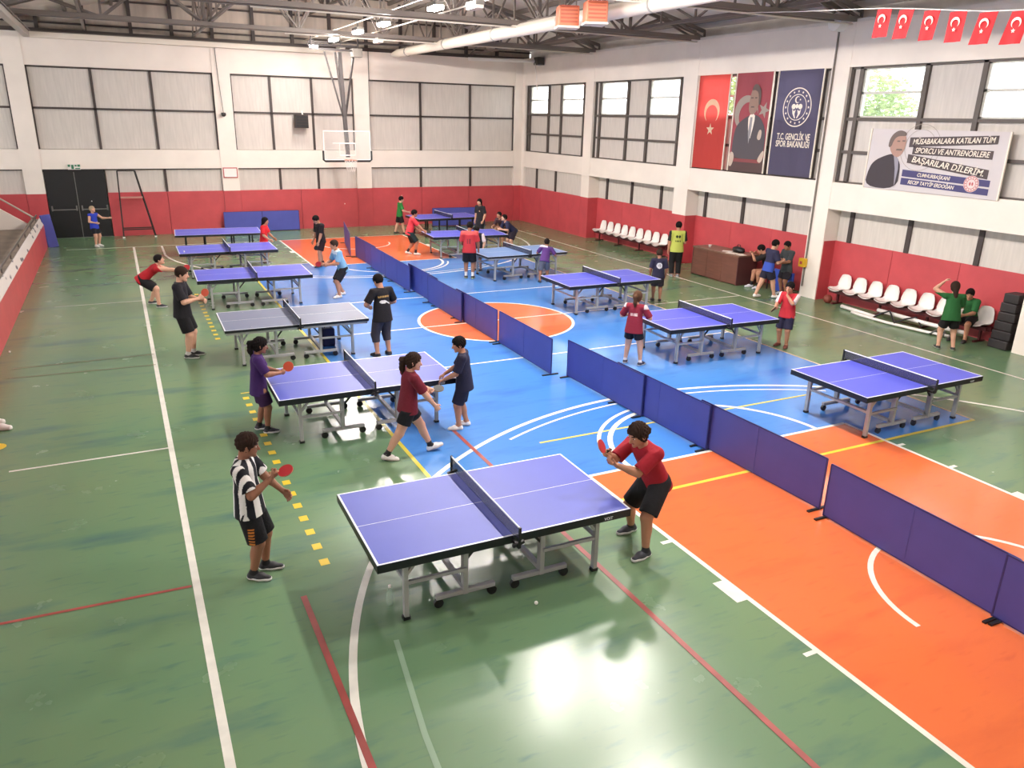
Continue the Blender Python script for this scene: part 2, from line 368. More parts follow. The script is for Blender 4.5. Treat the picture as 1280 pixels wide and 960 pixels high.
# ------------------------------------------------------------------ right wall
wr = structure(MB().box(XREC + 0.12, XREC + 0.3, -3, YB + 0.5, 0, BM1).build('wall_right', PANEL))
RCOL = [(-0.2, 0.4), (2.9, 3.5), (9.0, 9.6), (15.17, 15.75), (21.15, 21.87), (27.4, 28.0), (33.2, YB)]
for y0, y1 in RCOL:
    child_box('column', WHITE, wr, XR, XREC + 0.2, y0, y1, RED_H if y1 > 20 else 0.0, TOP)
    if y1 > 20: child_box('red_column_base', REDPAD, wr, XR, XREC + 0.2, y0, y1, 0, RED_H)
    else: child_box('red_side_board', REDPAD, wr, XR + 0.03, XREC + 0.1, y0 - 0.012, y0, 0, RED_H)
win_n = 0
GLASS = mat_alpha('window_glass', (225, 240, 235), 0.12, 0.05)
WFR = mat('light_window_frame', (206, 204, 196), 0.5)
for k, (c0, c1) in enumerate(zip(RCOL[:-1], RCOL[1:])):
    y0, y1 = c0[1], c1[0]
    flush = (k == len(RCOL) - 2)
    xp = XR + 0.06 if flush else XREC
    child_box('beam', WHITE, wr, XR + 0.01, XREC + 0.12, y0, y1, BM0, BM1)
    child_box('beam', WHITE, wr, XR + 0.01, XREC + 0.12, y0, y1, WT, TOP)
    n = 3
    for i in range(n):
        a, b = y0 + (y1 - y0) * i / n, y0 + (y1 - y0) * (i + 1) / n
        child_box('red_wall_board', REDPAD, wr, xp - (0.06 if flush else 0.0), XREC + 0.12, a + 0.005, b - 0.005, 0, RED_H, 0.004)
    if y1 < 0.5: continue
    lows = {5: [30.25, 32.0], 4: [23.15, 25.0, 26.72], 3: [17.08, 18.9, 20.7], 2: [11.1, 12.95, 14.72]}.get(k, [y0 + (y1 - y0) * i / 3 for i in (1, 2)])
    ed = [y0] + lows + [y1]
    for a, b in zip(ed[:-1], ed[1:]):
        child_box('wall_panel', PANEL, wr, xp + 0.03, xp + 0.12, a + 0.02, b - 0.02, RED_H, BM0)
    for y in lows:
        child_box('mullion', STEEL, wr, xp - 0.02, xp + 0.08, y - 0.06, y + 0.06, RED_H, BM0)
    if k == 1:
        child_box('side_return', WHITE, wr, XR + 0.02, XREC, y1 - 0.01, y1, RED_H, BM0)
    # upper window bay
    ms = {5: [28.25, 30.1, 31.2, 32.95], 4: [22.1, 23.88, 25.18, 27.05], 3: [16.05, 17.75, 19.4, 20.95], 2: [9.9, 11.6, 13.0, 14.85]}.get(k, [y0 + 0.3, y0 + 2.0, y0 + 3.5, y1 - 0.3])
    ed = [y0] + ms + [y1]
    xu = XR + 0.14
    for j, (a, b) in enumerate(zip(ed[:-1], ed[1:])):
        for z0, z1, top in ((BM1, 3.98, 0), (3.98, 4.8, 0), (4.8, WT, 1)):
            if top and j in (1, 3):
                win_n += 1
                w = structure(empty('window_%d' % win_n, (xu, (a + b) / 2, (z0 + z1) / 2)))
                hw, hh = (b - a) / 2 - 0.05, (z1 - z0) / 2 - 0.02
                fr = MB()
                for zz in (-hh, -0.03, hh - 0.06): fr.box(0, 0.1, -hw, hw, zz, zz + 0.06)
                for yy in (-hw, hw - 0.06): fr.box(0, 0.1, yy, yy + 0.06, -hh, hh)
                fr.build('window_frame', WFR, w)
                MB().box(0.04, 0.05, -hw + 0.05, hw - 0.05, -hh + 0.05, -0.02).build('pane', GLASS, w)
                MB().box(0.04, 0.05, -hw + 0.05, hw - 0.05, 0.02, hh - 0.05).build('pane', GLASS, w)
            else:
                child_box('wall_panel', PANEL, wr, xu + 0.03, xu + 0.12, a + 0.015, b - 0.015, z0 + 0.01, z1 - 0.01)
    for y in ms:
        child_box('mullion', FRAME_G, wr, xu - 0.05, xu + 0.1, y - 0.055, y + 0.055, BM1, WT)
    for z in (3.98, 4.8):
        child_box('mullion', FRAME_G, wr, xu - 0.04, xu + 0.09, y0, y1, z - 0.04, z + 0.04)
    for y in (y0 + 0.03, y1 - 0.03):
        child_box('mullion', FRAME_G, wr, xu - 0.05, xu + 0.1, y - 0.03, y + 0.03, BM1, WT)
    child_box('mullion', FRAME_G, wr, xu - 0.05, xu + 0.1, y0, y1, WT - 0.05, WT)
    child_box('mullion', FRAME_G, wr, xu - 0.05, xu + 0.1, y0, y1, BM1, BM1 + 0.04)
# ------------------------------------------------------------------ walls out of sight
wl = structure(MB().box(-9.8, -9.6, -3, YB + 0.5, 0, 3.4).build('wall_left', WHITE))
child_box('beam', WHITE, wl, -9.8, -9.6, -3, YB + 0.5, 6.6, EZ0)
for k in range(7):
    y0 = -3 + k * 6.1
    child_box('column', WHITE, wl, -9.8, -9.5, y0 - 0.3, y0 + 0.3, 3.4, 6.6)
    if k == 6: continue
    win_n += 1
    w = structure(empty('window_%d' % win_n, (-9.7, y0 + 3.05, 5.0)))  # unseen clerestory windows, added to let soft fill daylight into the hall
    fr = MB()
    for yy in (-2.75, -0.95, 0.95, 2.75): fr.box(-0.05, 0.05, yy - 0.04, yy + 0.04, -1.6, 1.6)
    for zz in (-1.56, 0.2, 1.56): fr.box(-0.05, 0.05, -2.75, 2.75, zz - 0.04, zz + 0.04)
    fr.build('window_frame', WFR, w)
    MB().box(-0.005, 0.005, -2.75, 2.75, -1.6, 1.6).build('pane', GLASS, w)
wn = structure(MB().box(-9.8, 17.9, -3.2, -3, 0, 10.2).build('wall_near', WHITE))

# ------------------------------------------------------------------ roof: decking, purlins, trusses
ROOF = mat('grey_roof_deck', (226, 218, 210), 0.7, noise=0.12, nscale=1.5)
EAVE_L, EAVE_R, RX, RZ, EZ = -3.0, 17.9, 7.4, 9.9, 7.45
ce = MB()
ce.box(-9.8, EAVE_L, -3.2, YB + 0.6, EZ, EZ + 0.1)
ce.add([(EAVE_L, -3.2, EZ), (RX, -3.2, RZ), (RX, YB + 0.6, RZ), (EAVE_L, YB + 0.6, EZ), (EAVE_L, -3.2, EZ + .1), (RX, -3.2, RZ + .1), (RX, YB + 0.6, RZ + .1), (EAVE_L, YB + 0.6, EZ + .1)],
       [(0, 1, 2, 3), (7, 6, 5, 4), (0, 3, 7, 4), (1, 5, 6, 2), (0, 4, 5, 1), (3, 2, 6, 7)])
ce.add([(RX, -3.2, RZ), (EAVE_R, -3.2, EZ), (EAVE_R, YB + 0.6, EZ), (RX, YB + 0.6, RZ), (RX, -3.2, RZ + .1), (EAVE_R, -3.2, EZ + .1), (EAVE_R, YB + 0.6, EZ + .1), (RX, YB + 0.6, RZ + .1)],
       [(0, 1, 2, 3), (7, 6, 5, 4), (0, 3, 7, 4), (1, 5, 6, 2), (0, 4, 5, 1), (3, 2, 6, 7)])
ceil = structure(ce.build('ceiling', ROOF))
ROOFST = mat('dark_truss_steel', (122, 112, 105), 0.55, metal=0.1)
def roofz(x):
    if x <= EAVE_L: return EZ
    return RZ - (RZ - EZ) * (abs(x - RX) / ((RX - EAVE_L) if x < RX else (EAVE_R - RX)))
x = EAVE_L + 0.6
while x < EAVE_R - 0.3:
    o = child_box('purlin', ROOFST, ceil, x - 0.05, x + 0.05, -3, YB + 0.3, roofz(x) - 0.16, roofz(x) - 0.02); x += 1.48
BZ = 7.17
def truss(y, xa, xb, off=0.22):
    t = structure(empty('roof_truss', (0, y, 0)))
    n = 14
    for s in (-off, off):
        MB().bar((xa, s, BZ), (xb, s, BZ), 0.09, 0.12).build('bottom_chord', ROOFST, t)
        MB().bar((xa, s, roofz(xa) - 0.22), (RX, s, RZ - 0.25), 0.09, 0.1).build('top_chord', ROOFST, t)
        MB().bar((RX, s, RZ - 0.25), (xb, s, roofz(xb) - 0.22), 0.09, 0.1).build('top_chord', ROOFST, t)
        for i in range(n + 1):
            xx = xa + (xb - xa) * i / n
            if i % 2 == 0: MB().bar((xx, s, BZ), (xx, s, roofz(xx) - 0.22), 0.06, 0.06).build('web_post', ROOFST, t)
            if i < n:
                x2 = xa + (xb - xa) * (i + 1) / n
                za, zb = (BZ, roofz(x2) - 0.24) if i % 2 == 0 else (roofz(xx) - 0.24, BZ)
                MB().bar((xx, s, za), (x2, s, zb), 0.06, 0.06).build('web_brace', ROOFST, t)
    return t
for y in (27.7, 21.5, 15.45, 9.3, 3.2):
    truss(y, EAVE_L + 0.3, XR + 0.2)
def ltruss(x):
    t = structure(empty('roof_truss', (x, 0, 0)))
    zt = roofz(x) - 0.3; h = 0.1
    zb = max(BZ + 0.1, zt - 1.35)
    MB().bar((0, -3, zb), (0, YB + 0.2, zb), 0.08, 0.08).build('bottom_chord', ROOFST, t)
    MB().bar((0, -3, zt), (0, YB + 0.2, zt), 0.08, 0.08).build('top_chord', ROOFST, t)
    n = 24
    for i in range(n):
        ya, yb_ = -3 + (YB + 3.2) * i / n, -3 + (YB + 3.2) * (i + 1) / n
        a, b = (zb, zt) if i % 2 == 0 else (zt, zb)
        MB().bar((0, ya, a), (0, yb_, b), 0.05, 0.05).build('web_brace', ROOFST, t)
        MB().bar((0, ya, zb), (0, ya, zt), 0.05, 0.05).build('web_post', ROOFST, t)
for x in (-0.4, 3.2, 7.4, 11.4, 14.6): ltruss(x)
child_box('eave_closure', ROOF, wr, XREC + 0.1, XREC + 0.3, -3, YB + 0.4, TOP - 0.05, EZ + 0.15)
child_box('eave_closure', ROOF, wr, XR + 0.02, XREC + 0.1, -3, YB + 0.3, TOP - 0.01, TOP + 0.08)

# ------------------------------------------------------------------ ceiling lamps (they light the hall), conduits, duct, heaters
LENS = mat_emit('lamp_light', LAMP_COL, LAMP); LENS_DIM = mat_emit('dimmed_lamp_light', LAMP_COL, LAMP * 0.4)  # rearmost lamp turned down to avoid a hot spot on the back wall
LENS_OFF = mat('unlit_lamp_lens', (236, 226, 214), 0.3)
def lamp(x, y, z, lit, label, group=None):
    t = empty('ceiling_lamp', (x, y, z), label, 'lamp', 0, group)
    MB().box(-0.11, 0.11, -0.3, 0.3, 0.03, 0.12).build('housing', mat('grey_lamp_housing', (150, 146, 140), 0.4, metal=0.4), t, bevel=0.01)
    MB().box(-0.095, 0.095, -0.28, 0.28, -0.045, 0.028).build('lens', (LENS_DIM if y > 30 else LENS) if lit else LENS_OFF, t)
    MB().bar((0, 0, 0.12), (0, 0, 0.34), 0.03).build('hanger', CHROME, t)
    return t
LZ = 7.02
lit_y = [31.2, 28.2, 25.2, 22.6, 18.6, 15.0, 11.85, 8.2, 4.9]  # nearer lamps lie out of view; the last is added to brighten the foreground
order = ['lit ceiling lamp nearest the back wall, above the basketball hoop', 'second lit ceiling lamp from the back wall', 'third lit ceiling lamp from the back wall',
         'fourth lit ceiling lamp from the back wall', 'lit ceiling lamp at the top picture edge, largest of the lit row']
for i, y in enumerate(lit_y):
    lamp(7.15, y, LZ, True, order[i] if i < 5 else 'unseen lit ceiling lamp of the row above the nearer tables', 'lit lamps along the hall middle' if i < 5 else 'lit lamps above the nearer tables')
for x, y in ((8.72, 11.44),):
    lamp(x, y, LZ, True, 'unseen lit ceiling lamp of the row above the nearer tables', 'lit lamps above the nearer tables')
for x, y, l in ((8.45, 32.3, 'unlit white ceiling lamp beside the mast top of the hoop'), (8.62, 27.9, 'unlit white ceiling lamp in front of the hoop mast'), (7.85, 17.9, 'unlit ceiling lamp right of the largest lit lamp')):
    lamp(x, y, LZ, False, l, 'unlit ceiling lamps')
cdt = [((3.4, 21.3, 7.05), (17.05, 21.3, 7.05)), ((5.4, 27.5, 7.05), (17.05, 27.5, 7.05)), ((7.3, 15.25, 7.05), (17.05, 15.25, 7.05)), ((7.15, -2.5, 7.3), (7.15, 32.9, 7.3)), ((8.5, -2.5, 7.3), (8.5, 32.9, 7.3))]
names = ['thin white conduit under the second roof truss from the back', 'thin white conduit under the rearmost roof truss', 'thin white conduit ending at the alarm bell on the column', 'lamp conduit running along the hall above the lit lamps', 'lamp conduit running along the hall beside the lit lamps']
for (a, b), l in zip(cdt, names):
    c = Vector(a).lerp(Vector(b), 0.5)
    tag(MB().tube([Vector(a) - c, Vector(b) - c], 0.022, 6).build('ceiling_conduit', WPIPE, smooth=True), l, 'conduit').location = c
# long white air duct
dk = empty('air_duct', (10.75, 24, 7.0), 'long white air duct hanging under the roof from the back wall', 'duct')
MB().tube([(0, 9.0, 0), (0, 8.2, 0.0), (0, 0, 0), (0, -12, 0), (0, -26, 0)], [0.06, 0.15, 0.17, 0.17, 0.17], 14).build('duct_tube', WPIPE, dk, smooth=True)
for k in range(8):
    MB().lathe([(0.178, -0.03), (0.178, 0.03)], n=14, mtx=Matrix.Translation((0, 7 - k * 4, 0)) @ Matrix.Rotation(PI / 2, 4, 'X')).build('duct_collar', mat('grey_collar', (170, 165, 158), 0.5), dk)
ORM = mat('orange_heater_paint', (214, 118, 84), 0.45)
for dx, dy, l in ((9.85, 17.1, 'orange box heater hanging under the roof, left one of the two'), (9.98, 16.1, 'orange box heater hanging under the roof, right one of the two')):
    h = empty('hanging_heater', (dx, dy, 6.68), l, 'heater', R(-20))
    MB().box(-0.24, 0.24, -0.22, 0.22, 0, 0.42).build('heater_body', ORM, h, bevel=0.02)
    MB().box(-0.26, 0.26, -0.24, 0.24, -0.05, 0).build('diffuser', WPIPE, h, bevel=0.01)
    for s in (-1, 1): MB().bar((s * 0.2, 0, 0.42), (s * 0.12, 0, 2.3), 0.03).build('hanger', ROOFST, h)
    for k in range(5): MB().box(-0.2, 0.2, -0.235, -0.22, 0.06 + k * 0.08, 0.1 + k * 0.08).build('louvre', mat('dark_orange', (176, 84, 60), 0.5), h)
# cable tray along back wall, roll with motor at the right corner
tr_ = empty('cable_tray', (0, YB - 0.22, 7.0), 'grey white cable tray along the top of the back wall', 'tray')
MB().box(-2.2, 8.0, -0.1, 0.1, -0.09, 0.09).build('tray_run', WPIPE, tr_, bevel=0.01)
MB().box(-2.3, -2.1, -36, 0.1, -0.09, 0.09).build('tray_branch', mat('grey_tray', (176, 168, 158), 0.5), tr_, bevel=0.01)
for k in range(3): MB().tube([(-2.2 + k * 0.07, -36, 0.11), (-2.2 + k * 0.07, 0, 0.11), (8, 0.05 - k * 0.05, 0.11)], 0.02, 6).build('cable', mat('grey_cable', (120, 112, 106), 0.6), tr_)
ro = empty('roller_pole', (15.2, 32.6, 6.98), 'white horizontal roller pole with dark motor in the back right corner', 'pole')
MB().tube([(-1.2, 0, 0), (1.55, -0.9, 0)], 0.07, 12).build('pole_tube', WHITEP, ro, smooth=True)
MB().bar((1.84, -1.0, 0), (1.905, -1.0, 0), 0.12).build('wall_bracket', STEEL, ro)
MB().box(1.5, 1.85, -1.2, -0.85, -0.16, 0.16).build('motor', mat('dark_motor', (62, 58, 54), 0.5), ro, bevel=0.02)
MB().tube([(1.5, -1.0, -0.1), (1.42, -1.3, -0.7), (1.36, -1.5, -1.15), (1.5, -1.7, -1.3), (1.72, -1.8, -1.28)], 0.02, 6).build('cord_loop', WHITEP, ro, smooth=True)

# ------------------------------------------------------------------ basketball hoop
bh = empty('basketball_hoop', (7.76, 29.35, 0), 'ceiling hung basketball hoop with clear board before the back wall', 'hoop')
BGL = mat_alpha('clear_backboard', (240, 240, 240), 0.06, 0.1)
MB().box(-0.88, 0.88, 0, 0.02, 3.02, 4.07).build('backboard', BGL, bh)
fr = MB()
for z in (3.04, 4.05): fr.bar((-0.88, 0.01, z), (0.88, 0.01, z), 0.03)
for x in (-0.87, 0.87): fr.bar((x, 0.01, 3.02), (x, 0.01, 4.07), 0.03)
for z in (3.2, 3.62): fr.bar((-0.29, -0.004, z), (0.29, -0.004, z), 0.03, 0.012, up=(0, 1, 0))
for x in (-0.29, 0.29): fr.bar((x, -0.004, 3.2), (x, -0.004, 3.62), 0.03, 0.012)
fr.build('board_frame', WHITEP, bh)
pd = MB(); pd.tube([(-0.9, 0.01, 3.36), (-0.9, 0.01, 3.04), (-0.84, 0.01, 2.99), (0.84, 0.01, 2.99), (0.9, 0.01, 3.04), (0.9, 0.01, 3.36)], 0.04, 8); pd.build('edge_padding', BLACK, bh, smooth=True)
MB().tube([(0.23 * math.cos(a * PI / 12), -0.4 + 0.23 * math.sin(a * PI / 12), 3.05) for a in range(24)], 0.012, 6, closed=True).build('rim', mat('faded_orange_rim', (206, 150, 128), 0.5), bh, smooth=True)
MB().bar((-0.08, -0.17, 3.05), (-0.08, 0, 3.05), 0.03).bar((0.08, -0.17, 3.05), (0.08, 0, 3.05), 0.03).build('rim_bracket', CHROME, bh)
nt_ = MB()
for k in range(12):
    for s in (1, -1):
        pts = []
        for j in range(5):
            a = 2 * PI * (k + s * j * 0.5) / 12; rr = 0.225 - 0.022 * j
            pts.append((rr * math.cos(a), -0.4 + rr * math.sin(a), 3.04 - 0.1 * j))
        nt_.tube(pts, 0.006, 4)
nt_.build('hoop_net', WHITEP, bh)
PST = mat('grey_hoop_steel', (66, 60, 60), 0.45, metal=0.3)
MB().bar((0.04, 0.12, 3.12), (0.02, 0.62, 6.75), 0.13).build('mast', PST, bh)
for nm, a, b, w in (('brace', (0.03, 0.42, 4.45), (-0.53, 0.6, 6.75), 0.06), ('brace', (0.03, 0.36, 4.5), (-0.14, 0.6, 6.75), 0.06), ('brace', (0.08, 0.4, 4.5), (0.55, 0.6, 6.75), 0.06),
                    ('hinge_bar', (-0.5, 0.16, 3.62), (0.5, 0.16, 3.62), 0.035), ('hinge_bar', (-0.1, 0.1, 4.05), (0.3, 0.1, 4.05), 0.035), ('hinge_bar', (-0.1, 0.1, 3.62), (0.3, 0.1, 3.62), 0.035)):
    MB().bar(a, b, w).build(nm, PST if nm == 'brace' else WHITEP, bh)
MB().bar((-1.1, 0.4, 6.82), (0.75, 0.4, 6.82), 0.07).bar((-1.1, 0.7, 6.98), (0.75, 0.7, 6.98), 0.07).build('ceiling_bar', PST, bh)
MB().bar((-1.1, 0.6, 7.05), (2.5, 0.6, 7.12), 0.05).build('ceiling_bar', PST, bh)
MB().box(0.42, 0.78, 0.25, 0.65, 6.6, 6.9).build('winch', mat('winch_grey', (110, 104, 98), 0.5), bh, bevel=0.02)
for x in (-1.0, 0.7): MB().bar((x, 0.55, 6.82), (x, 0.55, 7.25), 0.05).build('hanger', PST, bh)

# ------------------------------------------------------------------ fixtures on the back wall
sp = empty('wall_speaker', (6.96, YB - 0.02, 4.07), 'black box loudspeaker on the back wall panels left of the hoop', 'speaker')
MB().box(-0.26, 0.26, -0.3, 0, 0, 0.52).build('cabinet', mat('dark_brown_box', (48, 36, 34), 0.6), sp, bevel=0.01)
for k in range(4): MB().box(-0.23, 0.23, -0.312, -0.3, 0.05 + k * 0.11, 0.13 + k * 0.11).build('grille', BLACK, sp)
MB().bar((0.1, 0.0, 0.5), (0.1, 0.1, 0.65), 0.05).build('bracket', WHITEP, sp)
GRN = mat('exit_green', (52, 120, 84), 0.5)
ex = empty('exit_sign', (-1.39, YB - 0.03, 2.49), 'small green and white exit sign above the black double door', 'sign')
MB().box(-0.21, 0.21, -0.05, 0.02, 0, 0.19).build('sign_box', WHITEP, ex, bevel=0.006)
sg = MB()
for a, b, c, d in ((-0.2, -0.12, 0.1, 0.18), (-0.09, -0.01, 0.02, 0.17), (0.02, 0.09, 0.11, 0.17), (0.11, 0.2, 0.1, 0.18), (0.03, 0.19, 0.02, 0.06)): sg.box(a, b, -0.054, -0.05, c, d)
sg.build('pictogram', GRN, ex)
rs = empty('notice_sign', (4.06, YB - 0.03, 2.13), 'small white notice with red frame on the back wall column', 'sign')
MB().box(-0.27, 0.27, -0.02, 0.0, 0, 0.4).build('red_frame', REDPAD, rs); MB().box(-0.24, 0.24, -0.026, -0.02, 0.035, 0.365).build('sheet', WHITEP, rs)
cc = empty('security_camera', (4.0, YB - 0.16, 4.5), 'small dark dome camera on the back wall column', 'camera')
MB().lathe([(0.02, -0.06), (0.07, -0.03), (0.09, 0.02), (0.09, 0.08), (0.05, 0.1)], n=14).build('dome', mat('dark_dome', (60, 56, 54), 0.3), cc, smooth=True)
MB().tube([(0, 0.04, 0.1), (-0.06, 0.09, 1.2), (-0.1, 0.1, 2.45)], 0.014, 6).build('cable', mat('grey_cable', (120, 112, 106), 0.6), cc)
vs_ = empty('column_conduit', (9.88, YB - 0.05, 0), 'thin dark conduit down the right edge of the column behind the hoop', 'conduit')
MB().tube([(0, 0, 6.0), (0, 0, 7.1)], 0.014, 6).build('pipe', STEEL, vs_)

# leaning black frame by the door
lf = empty('goal_side_frame', (0, YB - 0.12, 0), 'black metal ladder like frame leaning on the red back wall', 'frame')
BK2 = mat('black_frame_paint', (34, 30, 30), 0.5)
for a, b in (((-0.07, -0.45, 0.02), (0.0, 0, 2.44)), ((1.04, -0.45, 0.02), (0.6, 0, 2.44))): MB().bar(a, b, 0.05).build('upright', BK2, lf)
for z, x0, x1 in ((2.44, 0.0, 0.6), (0.36, -0.06, 0.97), (0.30, -0.06, 0.98)): MB().bar((x0, -0.45 * (1 - z / 2.44), z), (x1, -0.45 * (1 - z / 2.44), z), 0.04).build('rung', BK2, lf)
MB().box(0.0, 0.76, -0.3, -0.12, 1.45, 1.5).build('shelf', mat('pink_grey_board', (190, 130, 120), 0.5), lf)
for x in (-0.07, 1.04): MB().box(x - 0.04, x + 0.04, -0.5, -0.4, 0, 0.04).build('foot', WHITEP, lf)

# ------------------------------------------------------------------ right wall fixtures
cp = empty('column_conduit', (XR - 0.03, 15.66, 0), 'thin grey conduit running down the right column beside the wall banner', 'conduit')
MB().tube([(0, 0, 0.3), (0, 0, 7.05)], 0.025, 8).build('pipe', mat('grey_cable', (120, 112, 106), 0.6), cp)
be = empty('alarm_bell', (XR - 0.02, 15.62, 6.92), 'white alarm drum at the top of the right column', 'bell')
MB().lathe([(0.2, -0.17), (0.22, -0.15), (0.22, 0.15), (0.2, 0.17)], n=20, mtx=Matrix.Translation((-0.1, 0, 0.2)) @ Matrix.Rotation(PI / 2, 4, 'Y')).build('drum', WHITEP, be, smooth=False)
MB().box(-0.18, -0.02, -0.1, 0.1, 0.3, 0.42).build('hood', WHITEP, be, bevel=0.02)
yb_ = empty('yellow_box', (XR - 0.01, 15.7, 0.84), 'small yellow box on the side of the right column', 'box')
MB().box(-0.14, 0.0, -0.1, 0.1, 0, 0.24).build('box_body', mat('yellow_plastic', (226, 180, 44), 0.45), yb_, bevel=0.015); MB().box(-0.15, -0.14, -0.04, 0.04, 0.08, 0.16).build('button', REDPAD, yb_)

# banners on the right wall: frame matrix: local x runs towards -Y, local y is up, z faces the hall (-X)
def wallm(y, z, off=0.0):
    return Matrix(((0, 0, -1, XR - 0.02 - off), (-1, 0, 0, y), (0, 1, 0, z), (0, 0, 0, 1)))
def star(cx, cy, r, rot=90):
    return [(cx + (r if k % 2 == 0 else r * 0.4) * math.cos(R(rot + 36 * k)), cy + (r if k % 2 == 0 else r * 0.4) * math.sin(R(rot + 36 * k))) for k in range(10)]
def crescent(cx, cy, r, op=-90, n=28):
    # crescent whose opening points at angle op
    out = [(cx + r * math.cos(R(op + 38 + (284) * k / n)), cy + r * math.sin(R(op + 38 + 284 * k / n))) for k in range(n + 1)]
    c2x, c2y, q = cx + 0.27 * r * math.cos(R(op)), cy + 0.27 * r * math.sin(R(op)), 0.79 * r
    inn = [(c2x + q * math.cos(R(op + 50 + 260 * k / n)), c2y + q * math.sin(R(op + 50 + 260 * k / n))) for k in range(n + 1)]
    return out, inn
def add_crescent(mb, cx, cy, r, t, mtx, op=-90):
    o, i = crescent(cx, cy, r, op); n = len(o)
    vs = [mtx @ Vector((x, y, z)) for z in (0, t) for x, y in o + i]
    fs = []
    m = 2 * n
    for k in range(n - 1):
        fs.append((k, n + k, n + k + 1, k + 1)); fs.append((m + k, m + k + 1, m + n + k + 1, m + n + k))
        fs.append((k, k + 1, m + k + 1, m + k)); fs.append((n + k, m + n + k, m + n + k + 1, n + k + 1))
    mb.add(vs, fs)
def star_add(mb, pts, t, mtx):
    cx = sum(p[0] for p in pts) / 10; cy = sum(p[1] for p in pts) / 10
    vs = [mtx @ Vector((x, y, t)) for x, y in pts] + [mtx @ Vector((cx, cy, t))]
    mb.add(vs, [(k, (k + 1) % 10, 10) for k in range(10)])
FLAGRED = mat('red_flag_cloth', (222, 84, 78), 0.75, trans=0.45)
PRINTW = mat('white_print', (240, 228, 214), 0.7)
NAVY = mat('navy_banner_cloth', (84, 78, 104), 0.7, trans=0.2)
def banner(nm, label, y0, y1, z0, z1, m):
    e = empty(nm, (0, 0, 0), label, 'banner')
    mt = wallm(y1, z0)
    w, h = y1 - y0, z1 - z0
    mb = MB(); nx, ny = 12, 12
    mb.add([mt @ Vector((w * i / nx, h * j / ny, 0.006 + 0.004 * math.sin(i * 1.7 + j * 0.4))) for j in range(ny + 1) for i in range(nx + 1)],
           [(j * (nx + 1) + i, j * (nx + 1) + i + 1, (j + 1) * (nx + 1) + i + 1, (j + 1) * (nx + 1) + i) for j in range(ny) for i in range(nx)])
    c = mb.build('cloth', m, e)
    for x in (0.0, w):
        a = mt @ Vector((x, 0, 0.01)); b = mt @ Vector((x, h, 0.01)); MB().bar(a, b, 0.035).build('edge_hem', PRINTW, e)
    return e, mt, w, h
T0 = 0.012
bn, mt, w, h = banner('flag_banner', 'tall red banner with white crescent and star', 19.53, 21.02, 3.24, 6.04, FLAGRED)
mt2 = mt @ Matrix.Translation((0, 0, T0)); mb = MB(); add_crescent(mb, w * 0.5, h * 0.62, 0.36, 0.003, mt2); mb.build('crescent', mat('white_flag_print', (244, 226, 196), 0.7, trans=0.4), bn)
mb = MB(); star_add(mb, star(w * 0.5, h * 0.425, 0.19), 0.003, mt2); mb.build('star', mat('white_flag_print', (244, 226, 196)), bn)

bn, mt, w, h = banner('portrait_banner', 'tall portrait banner of a man in dark suit before a red flag', 17.75, 19.27, 3.24, 6.05, mat('dark_red_print', (154, 68, 78), 0.7))
def lay(k): return mt @ Matrix.Translation((0, 0, T0 + 0.002 * k))
SUIT = mat('dark_suit_print', (82, 76, 82), 0.7); FACE = mat('tan_face_print', (150, 122, 110), 0.7); GREYP = mat('grey_print', (158, 146, 138), 0.7)
def smooth(poly, n=3):
    for _ in range(n):
        q = []
        for i in range(len(poly)):
            a, b = poly[i], poly[(i + 1) % len(poly)]
            q += [(a[0] * .75 + b[0] * .25, a[1] * .75 + b[1] * .25), (a[0] * .25 + b[0] * .75, a[1] * .25 + b[1] * .75)]
        poly = q
    return poly
def tri_poly(name, poly, m, par, mtx, t=0.0015, sm=0):
    if sm: poly = smooth(poly, sm)
    bm = bmesh.new(); vs = [bm.verts.new(mtx @ Vector((x, y, t))) for x, y in poly]; bm.faces.new(vs)
    bmesh.ops.triangulate(bm, faces=bm.faces[:]); me = bpy.data.meshes.new(name); bm.to_mesh(me); bm.free(); me.materials.append(m)
    o = bpy.data.objects.new(name, me); COL.objects.link(o); o.parent = par; return o
def P(l): return [(x * w, y * h) for x, y in l]
tri_poly('printed_shade', P([(0.02, 0.0), (0.98, 0.0), (0.98, 0.16), (0.02, 0.16)]), mat('brown_print', (84, 62, 62), 0.7), bn, lay(0))
o, i = crescent(w * 0.4, h * 0.62, 0.5, -70); mb = MB(); add_crescent(mb, w * 0.36, h * 0.6, 0.5, 0.0015, lay(1), -40); mb.build('printed_crescent', GREYP, bn)
mb = MB(); star_add(mb, star(w * 0.84, h * 0.63, 0.24, 70), 0.0015, lay(1)); mb.build('printed_star', GREYP, bn)
tri_poly('printed_suit', P([(0.06, 0.13), (0.95, 0.13), (0.96, 0.33), (0.93, 0.45), (0.8, 0.545), (0.66, 0.585), (0.5, 0.585), (0.3, 0.54), (0.12, 0.47), (0.07, 0.35)]), SUIT, bn, lay(2), sm=2)
tri_poly('printed_shirt', P([(0.44, 0.58), (0.62, 0.6), (0.62, 0.5), (0.53, 0.3), (0.46, 0.46)]), PRINTW, bn, lay(3), sm=1)
tri_poly('printed_tie', P([(0.5, 0.56), (0.56, 0.56), (0.56, 0.4), (0.52, 0.29), (0.48, 0.4)]), mat('tie_print', (150, 146, 150), 0.7), bn, lay(4))
tri_poly('printed_face', P([(0.42, 0.66), (0.44, 0.78), (0.5, 0.86), (0.62, 0.86), (0.7, 0.78), (0.69, 0.68), (0.64, 0.61), (0.54, 0.58), (0.46, 0.6)]), FACE, bn, lay(5), sm=2)
